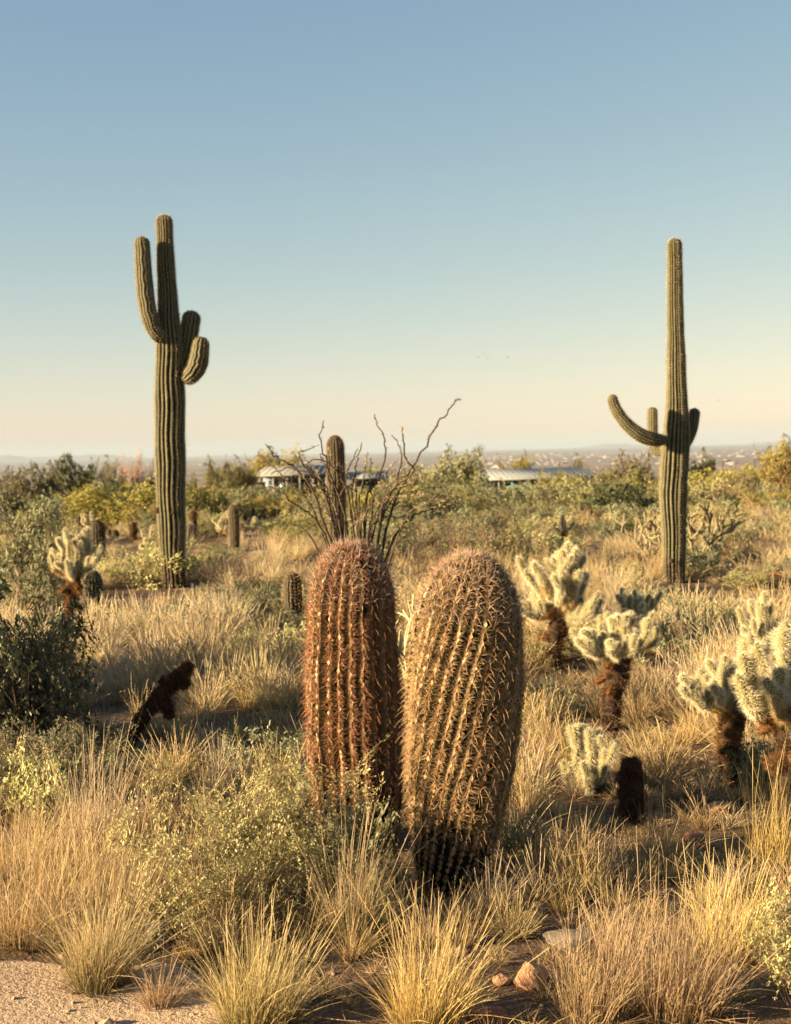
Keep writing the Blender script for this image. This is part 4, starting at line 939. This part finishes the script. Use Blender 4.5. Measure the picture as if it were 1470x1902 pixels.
# ------------------------------------------------------------------ rocks
def rock(label, px, py, w, h, dpt, mat, seed, rz=0.0):
    rng = np.random.default_rng(seed); b = G(px, py); import bmesh as bm_
    bm = bm_.new(); bm_.ops.create_icosphere(bm, subdivisions=3, radius=1.0); pl = runit(rng, 11); dd = rng.uniform(.55, .9, 11)
    for v in bm.verts:
        p = np.array(v.co)
        for n_, d_ in zip(pl, dd):
            k = p.dot(n_) - d_
            if k > 0: p = p - n_ * k
        p *= 1 + .02 * rng.normal(); v.co = Vector((p[0] * w * .62, p[1] * dpt * .62, p[2] * h * .62))
    m = bpy.data.meshes.new('rock'); bm.to_mesh(m); bm.free(); m.materials.append(M[mat]); o = link('rock', m, None, (b[0], b[1], b[2] + h * .38)); o.rotation_euler = (0, 0, rz); tag(o, label, 'rock')
rock('angular orange rock lying in the sun in front', 985, 1832, .092, .075, .08, 'rock_orange', 1, .4)
rock('small pale stone beside the orange rock', 932, 1828, .042, .032, .04, 'rock_orange', 2)
rock('flat grey slab of rock behind the orange rock', 1068, 1758, .185, .045, .12, 'rock_grey', 3, -.15)
rock('dark red rock at the bottom edge', 908, 1902, .085, .05, .07, 'rock_red', 4)
rock('grey brown stone half hidden in the left grass', 292, 1752, .085, .07, .08, 'rock_grey', 5)
rock('small pinkish stone right of the right barrel', 952, 1535, .05, .04, .05, 'rock_orange', 6)
rock('flat tan stone in the grass below the shaded cholla', 1330, 1512, .13, .05, .09, 'rock_orange', 7)
rock('small stone at the foot of the rightmost foreground grass', 1085, 1830, .04, .03, .035, 'rock_orange', 8)
rock('rusty stone in shade right of the upright stump', 1290, 1568, .07, .05, .06, 'rock_red', 9)
# ------------------------------------------------------------------ grass
def tussock_geo(seed, n=200, r0=0.05, spread=0.45, H=0.3, w=0.0022, segs=5, stalks=0.15, wind=0.09, short=0.35):
    rng = np.random.default_rng(seed); g = Geo()
    a = rng.random(n) * 6.283; q = np.sqrt(rng.random(n)); b = np.stack([np.cos(a) * q * r0, np.sin(a) * q * r0, np.full(n, -0.005)], 1)
    lean = spread * q ** 0.8 * rng.uniform(.5, 1.25, n) + rng.normal(size=n) * .13
    a2 = a + rng.normal(size=n) * .5; d = norm(np.stack([np.cos(a2) * lean + wind, np.sin(a2) * lean, np.ones(n)], 1))
    L = H * rng.uniform(short, 1.0, n) * (1 + .1 * rng.normal(size=n)); be = np.stack([np.cos(a2) * lean * .45 + wind * .5, np.sin(a2) * lean * .45, -lean * .35], 1) + rng.normal(size=(n, 3)) * np.where(rng.random((n, 1)) < .22, .28, .09)
    V, F, u, r = strands(rng, b, d, be, L, w * .5 * rng.uniform(.7, 1.3, n), segs, 2, .85); g.add(V, F, 0, u, r)
    m = int(n * stalks)
    if m:
        i = rng.integers(0, n, m); V, F, u, r = strands(rng, b[i], norm(d[i] + rng.normal(size=(m, 3)) * .08), be[i] * .5, H * rng.uniform(.95, 1.45, m), w * .42, 7, 3, .35, mid=1.1); g.add(V, F, 0, u, .3 * r)
    k = n // 4; a = rng.random(k) * 6.283   # short litter at the foot
    d = norm(np.stack([np.cos(a), np.sin(a), rng.uniform(.05, .7, k)], 1)); V, F, u, r = strands(rng, np.stack([np.cos(a) * r0 * .8, np.sin(a) * r0 * .8, np.full(k, .0)], 1), d, rng.normal(size=(k, 3)) * .15 - [0, 0, .15], H * rng.uniform(.2, .5, k), w * .45, 3, 2, .8); g.add(V, F, 0, u * .5, r)
    return g
MATS = {'s': 'straw', 'p': 'straw_pale', 'g': 'straw_green', 'r': 'straw_rust'}
FT = [  # label, px, py, height px, spread, kind, blades, foot radius
 ('golden grass tussock at the left edge above the sandy path', 60, 1745, 200, .45, 's', 420, .10),
 ('yellow green tussock leaning over the sandy path at left', 185, 1838, 245, .55, 'g', 520, .055),
 ('small low tussock on the path edge', 300, 1872, 105, .7, 'r', 200, .035),
 ('large olive gold tussock at the bottom left of centre', 480, 1905, 215, .55, 'g', 620, .075),
 ('narrow green gold tussock in front of the sage shrub', 652, 1745, 215, .30, 'g', 300, .045),
 ('sunlit tussock at the bottom centre below the barrels', 795, 1905, 225, .50, 's', 480, .07),
 ('big golden tussock at the lower right', 1255, 1880, 235, .42, 's', 640, .10),
 ('golden tussock left beside the big lower right one', 1100, 1890, 190, .40, 's', 380, .07),
 ('tall thin tussock right of the right barrel', 1030, 1640, 180, .25, 's', 260, .085),
 ('upright straw tussock left of the dark stump foot', 1085, 1650, 140, .25, 'r', 220, .08),
 ('straw tussock right of the dark stump foot', 1240, 1610, 150, .30, 's', 240, .07),
 ('tall golden tussock at the right edge below the bright cholla', 1440, 1610, 220, .28, 's', 380, .09),
 ('fan shaped tussock below the leaning dead trunk', 180, 1585, 215, .35, 'p', 420, .09),
 ('golden tussock left of the sage shrub', 330, 1700, 180, .35, 's', 380, .08),
 ('straw tussock between path tussocks at left', 215, 1720, 180, .38, 's', 380, .08),
 ('pale tussock at the left edge under the grey shrub', 20, 1650, 170, .35, 's', 330, .08),
 ('low green tuft in shade right of the right barrel foot', 955, 1740, 90, .75, 'g', 240, .04),
 ('straw tussock behind the yellow green one at left', 120, 1690, 175, .4, 'r', 360, .08),
 ('rusty tussock between sage shrub and bottom tussock', 420, 1745, 150, .5, 'r', 300, .07),
 ('golden tussock behind the big lower right one', 1350, 1770, 190, .4, 's', 360, .08),
 ('thin straw tussock by the flat grey slab', 1150, 1775, 130, .4, 'r', 220, .06),
 ('short dry tuft hugging the front of the right barrel base', 848, 1716, 75, .6, 'r', 200, .05),
 ('small straw tuft at the right side of the right barrel base', 915, 1690, 85, .5, 's', 180, .05),
 ('short dry tuft at the path edge near the bottom', 385, 1850, 60, .8, 'r', 140, .03),
]
for i, (lab, x, y, hp, spd, kd, nb, fr) in enumerate(FT):
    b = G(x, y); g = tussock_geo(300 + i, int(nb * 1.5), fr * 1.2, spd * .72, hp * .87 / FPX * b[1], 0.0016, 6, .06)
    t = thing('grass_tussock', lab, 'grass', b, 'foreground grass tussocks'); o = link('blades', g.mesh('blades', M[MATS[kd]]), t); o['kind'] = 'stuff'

def hidden_collection(name, meshes):
    c = bpy.data.collections.new(name)
    for i, m in enumerate(meshes):
        o = bpy.data.objects.new('%s_%02d' % (name, i), m); c.objects.link(o)
    return c
def scatter(name, label, cat, pts, rot, scl, vi, coll):
    m = bpy.data.meshes.new(name); m.vertices.add(len(pts)); m.vertices.foreach_set('co', np.asarray(pts, np.float32).ravel())
    a = m.attributes.new('rot', 'FLOAT_VECTOR', 'POINT'); a.data.foreach_set('vector', np.asarray(rot, np.float32).ravel())
    a = m.attributes.new('scl', 'FLOAT_VECTOR', 'POINT'); a.data.foreach_set('vector', np.asarray(scl, np.float32).ravel())
    a = m.attributes.new('vi', 'INT', 'POINT'); a.data.foreach_set('value', np.asarray(vi, np.int32))
    o = link(name, m); tag(o, label, cat, kind='stuff')
    ng = bpy.data.node_groups.new(name, 'GeometryNodeTree'); ng.interface.new_socket('Geometry', in_out='INPUT', socket_type='NodeSocketGeometry'); ng.interface.new_socket('Geometry', in_out='OUTPUT', socket_type='NodeSocketGeometry')
    gi = ng.nodes.new('NodeGroupInput'); go = ng.nodes.new('NodeGroupOutput'); ci = ng.nodes.new('GeometryNodeCollectionInfo'); ci.inputs[0].default_value = coll; ci.inputs[1].default_value = True; ci.inputs[2].default_value = True
    ip = ng.nodes.new('GeometryNodeInstanceOnPoints'); ip.inputs['Pick Instance'].default_value = True
    def na(t, n_):
        x = ng.nodes.new('GeometryNodeInputNamedAttribute'); x.data_type = t; x.inputs[0].default_value = n_; return x.outputs[0]
    L = ng.links.new; L(gi.outputs[0], ip.inputs['Points']); L(ci.outputs[0], ip.inputs['Instance']); L(na('INT', 'vi'), ip.inputs['Instance Index']); L(na('FLOAT_VECTOR', 'rot'), ip.inputs['Rotation']); L(na('FLOAT_VECTOR', 'scl'), ip.inputs['Scale']); L(ip.outputs[0], go.inputs[0])
    md = o.modifiers.new('scatter', 'NODES'); md.node_group = ng; return o

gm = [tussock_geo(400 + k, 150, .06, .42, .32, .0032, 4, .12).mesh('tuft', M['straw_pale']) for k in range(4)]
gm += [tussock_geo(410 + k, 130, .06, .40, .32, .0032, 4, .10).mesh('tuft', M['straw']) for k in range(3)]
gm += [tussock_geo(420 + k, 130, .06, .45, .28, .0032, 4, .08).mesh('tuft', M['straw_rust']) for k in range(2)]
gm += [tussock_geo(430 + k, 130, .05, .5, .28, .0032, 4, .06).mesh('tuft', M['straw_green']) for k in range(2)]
GC = hidden_collection('tuft_source', gm)
rng = np.random.default_rng(9)
def field(n, y0, y1, marg, power=1.0):
    y = (y0 ** power + (y1 ** power - y0 ** power) * rng.random(n)) ** (1 / power); x = (rng.random(n) * 2 - 1) * (0.30 * y + marg); return x, y
pts = []; scl = []; vi = []
CLEAR = [(bA[0], bA[1], .6, 3.5), (bB[0], bB[1], .65, 3.8)]
for o in list(COL.objects):
    if o.get('category') in ('cactus', 'dead cactus') and 5.0 < o.location.y < 28: CLEAR.append((o.location.x, o.location.y, .2 + .008 * o.location.y, .14 * o.location.y))
def nz(x, y, k): return 0.5 + 0.5 * np.sin(x * k + 1.3 * np.sin(y * k * .7)) * np.sin(y * k * .9 + 1.1 * np.sin(x * k * .8 + 2))
for n, y0, y1, mg, s0 in ((330, 4.1, 5.3, .8, .5), (800, 5.3, 8, 1.2, .72), (1150, 8, 13, 1.5, .9), (1900, 13, 24, 2, .9), (1500, 24, 60, 3, .9)):
    x, y = field(n, y0, y1, mg); d = nz(x, y, 1.1 if y0 < 13 else .6)
    keep = rng.random(n) < (.30 + .9 * d); x, y, d = x[keep], y[keep], d[keep]
    keep = np.ones(len(x), bool)
    for (cx, cy, cr) in ((0.17, 4.8, .32), (-.13, 5.35, .30)): keep &= (x - cx) ** 2 + (y - cy) ** 2 > cr ** 2
    keep &= ~((x < -.9) & (y < 6.0) & (x > -1.5) & (y > 5.6))
    keep &= on_path(x, y) < -.06; x, y, d = x[keep], y[keep], d[keep]; m = len(x)
    hh = s0 * rng.uniform(.6, 1.15, m) * (.75 + .35 * d); ww = s0 * rng.uniform(.8, 1.5, m)
    for (cx, cy, cr, cd) in CLEAR:
        f = (np.abs(x - cx) < cr) & (y < cy + .15) & (y > cy - cd); hh = np.where(f, hh * (.25 if cr >= .55 else .32), hh); ww = np.where(f, ww * .8, ww)
    pts.append(np.stack([x, y, hz(x, y)], 1)); scl.append(np.stack([ww, ww, hh], 1))
    c = nz(x + 7, y + 3, .5 if y0 > 10 else .9) + rng.normal(size=m) * .22; k = np.where(c > .42, rng.integers(0, 4, m), np.where(c > .12, rng.integers(4, 7, m), rng.integers(7, 11, m)))
    if y0 < 8: k = rng.choice([4, 5, 6, 7, 8, 9, 10, 0], m)
    vi.append(k)
pts = np.concatenate(pts); scl = np.concatenate(scl); vi = np.concatenate(vi)
rot = np.stack([rng.normal(size=len(pts)) * .06, rng.normal(size=len(pts)) * .06, rng.random(len(pts)) * 6.28], 1)
scatter('dry_grass', 'pale dry grass covering the desert floor between the cacti', 'grass', pts, rot, scl, vi, GC)

# short dead tufts and litter in the foreground
sm = [tussock_geo(440 + k, 60, .03, .9, .11, .0022, 3, 0).mesh('short_tuft', M['straw_rust' if k % 2 else 'straw']) for k in range(4)]
SC_ = hidden_collection('short_tuft_source', sm); n = 900; x = rng.uniform(-2.2, 2.2, n); y = rng.uniform(3.0, 7.5, n)
keep = (on_path(x, y) < -0.02) | (rng.random(n) < .02); x, y = x[keep], y[keep]; n = len(x); s = rng.uniform(.5, 1.2, n)
scatter('ground_litter', 'short dead grass and litter on the bare soil', 'grass', np.stack([x, y, hz(x, y) + .004], 1), np.stack([rng.normal(size=n) * .3, rng.normal(size=n) * .3, rng.random(n) * 6.28], 1), np.stack([s, s, s * rng.uniform(.4, 1, n)], 1), rng.integers(0, 4, n), SC_)

# low subshrubs between the grasses
LC = []
for k, (bm_, lm_) in enumerate((('twig_brown', 'leaf_sage'), ('twig_dark', 'leaf_grey'), ('twig_dark', 'leaf_olive'), ('twig_brown', 'leaf_green'), ('twig_dark', 'leaf_grey'))):
    g, lg = shrub_geo(500 + k, n0=9, k1=6, k2=6, nl=8, ll=.06, lw=.028, tilt=75, r0=.008)
    V = np.concatenate(g.V + lg.V); o = Geo()
    for a in range(len(g.V)): o.add(g.V[a], g.F[a] - (sum(len(q) for q in g.V[:a])), 0, g.U[a], g.R[a])
    o.add(lg.V[0], lg.F[0], 1, lg.U[0], lg.R[0]); LC.append(o.mesh('subshrub', [M[bm_], M[lm_]]))
LCc = hidden_collection('subshrub_source', LC); P_, S_, I_ = [], [], []
for n, y0, y1, mg, h0, w0 in ((34, 5.6, 9, 1, .22, .36), (150, 9, 16, 2, .24, .5), (380, 16, 32, 3, .38, .85), (520, 32, 60, 4, .58, 1.3)):
    x, y = field(n, y0, y1, mg); d = nz(x + 4, y - 2, .8 if y0 < 16 else .4); keep = rng.random(n) < .15 + d; x, y = x[keep], y[keep]; m = len(x)
    keep = (x - .17) ** 2 + (y - 4.8) ** 2 > .5; x, y = x[keep], y[keep]; m = len(x)
    for (cx, cy, cr, cd) in CLEAR:
        keep = ~((np.abs(x - cx) < cr) & (y < cy) & (y > cy - cd)); x, y = x[keep], y[keep]
    m = len(x); w = w0 * rng.uniform(.6, 1.3, m); P_.append(np.stack([x, y, hz(x, y)], 1)); S_.append(np.stack([w, w, h0 * rng.uniform(.6, 1.3, m)], 1)); I_.append(rng.integers(0, 5, m))
P_ = np.concatenate(P_); S_ = np.concatenate(S_); I_ = np.concatenate(I_)
scatter('low_scrub', 'small grey green subshrubs scattered among the dry grass', 'scrub', P_, np.stack([0 * I_, 0 * I_, rng.random(len(I_)) * 6.28], 1), S_, I_, LCc)

# far scrub that reads as one mass
FC = []
for key in ('olive', 'dark', 'yellow', 'green', 'twigleaf'):
    bm_, lm_ = SH[key][0]; FC += [lm_]
FCc = hidden_collection('far_scrub_source', FC); P_, S_, I_ = [], [], []
for n, y0, y1, h0, w0 in ((190, 28, 60, .85, 1.7), (380, 60, 140, .95, 3.0), (1500, 140, 600, 1.35, 5.0), (3000, 600, 3500, 3.0, 9.0)):
    x, y = field(n, y0, y1, 6, 1.6); d = nz(x, y, .16); keep = rng.random(n) < .35 + .8 * d; x, y = x[keep], y[keep]; m = len(x)
    w = w0 * rng.uniform(.6, 1.4, m); pxc = 735 + x / y * FPX; lowz = (((pxc > 865) & (pxc < 1120)) | ((pxc > 465) & (pxc < 725))) & (y > 45) & (y < 150)   # open ground before the buildings
    P_.append(np.stack([x, y, hz(x, y) - .05], 1)); S_.append(np.stack([w, w, h0 * np.clip(np.exp(rng.normal(size=m) * .36), .5, 1.3) * np.where(lowz, .5, 1)], 1)); I_.append(rng.choice(5, m, p=[.38, .17, .15, .2, .1]))
P_ = np.concatenate(P_); S_ = np.concatenate(S_); I_ = np.concatenate(I_)
scatter('desert_scrub', 'far green and olive desert scrub covering the slope', 'scrub', P_, np.stack([0 * I_, 0 * I_, rng.random(len(I_)) * 6.28], 1), S_, I_, FCc)

# pebbles on the trail and soil
import bmesh
pm = []
for k in range(4):
    bm = bmesh.new(); bmesh.ops.create_icosphere(bm, subdivisions=1, radius=1.0); r_ = np.random.default_rng(600 + k)
    for v in bm.verts: v.co *= float(1 + .22 * r_.normal()); v.co.z *= .6
    m = bpy.data.meshes.new('pebble'); bm.to_mesh(m); bm.free(); m.materials.append(M['pebble']); pm.append(m)
PC = hidden_collection('pebble_source', pm); n = 9000; x = rng.uniform(-2.0, 2.0, n); y = rng.uniform(3.2, 6.5, n); keep = (on_path(x, y) > 0) | (rng.random(n) < .22); x, y = x[keep], y[keep]; n = len(x)
s = .0020 * np.exp(rng.normal(size=n) * .8); zz = hz(x, y) + np.where(on_path(x, y) > 0, .011, .001)
scatter('gravel', 'fine pinkish gravel on the sandy trail and bare soil', 'gravel', np.stack([x, y, zz], 1), rng.random((n, 3)) * 6.28, np.stack([s, s, s], 1), rng.integers(0, 4, n), PC)

# fallen twigs and broken stalks on the soil
n = 1300; x = rng.uniform(-2.0, 2.0, n); y = rng.uniform(3.3, 7.5, n); keep = (on_path(x, y) < 0) | (rng.random(n) < .12); x, y = x[keep], y[keep]; n = len(x)
a = rng.random(n) * 6.283; g = Geo(); V, F, u, r = strands(rng, np.stack([x, y, hz(x, y) + .012], 1), np.stack([np.cos(a), np.sin(a), rng.uniform(-.02, .18, n)], 1), rng.normal(size=(n, 3)) * [.2, .2, .02], rng.uniform(.04, .2, n), rng.uniform(.0008, .0022, n), 4, 3, .5); g.add(V, F, 0, u, r)
tag(link('twig_litter', g.mesh('twig_litter', M['twig_brown'])), 'fallen twigs and broken stalks littering the soil', 'litter', kind='stuff')

# birds far off over the valley
for i, (x, y, lab) in enumerate(((888, 664, 'tiny far bird, lowest left of the small flock in the sky'), (898, 657, 'tiny far bird at the top of the small flock'), (906, 665, 'tiny far bird in the middle right of the small flock'), (943, 664, 'single tiny far bird right of the small flock'), (190, 702, 'single tiny far bird left of the tall saguaro'), (1334, 744, 'tiny far bird right of the right saguaro'))):
    p = P(x, y, 120); t = thing('bird', lab, 'bird', p, 'birds far off in the sky', i * 1.1)
    rng_ = np.random.default_rng(i); t.scale = (.55, .55, .55); g = Geo(); V, F, u, r = strands(rng_, np.array([[-.16, 0, 0.]]), np.array([[1., 0, 0]]), np.zeros((1, 3)), np.array([.32]), np.array([.035]), 4, 6, .8); g.add(V, F); link('body', g.mesh('body', M['bird']), t)
    for sg in (-1, 1):
        g = Geo(); g.add([[.07, 0, .01], [.06, sg * .18, .07], [0, sg * .34, .05], [-.08, sg * .16, .06], [-.08, 0, .01]], [[0, 1, 4], [1, 3, 4], [1, 2, 3]]); link('wing', g.mesh('wing', M['bird']), t)
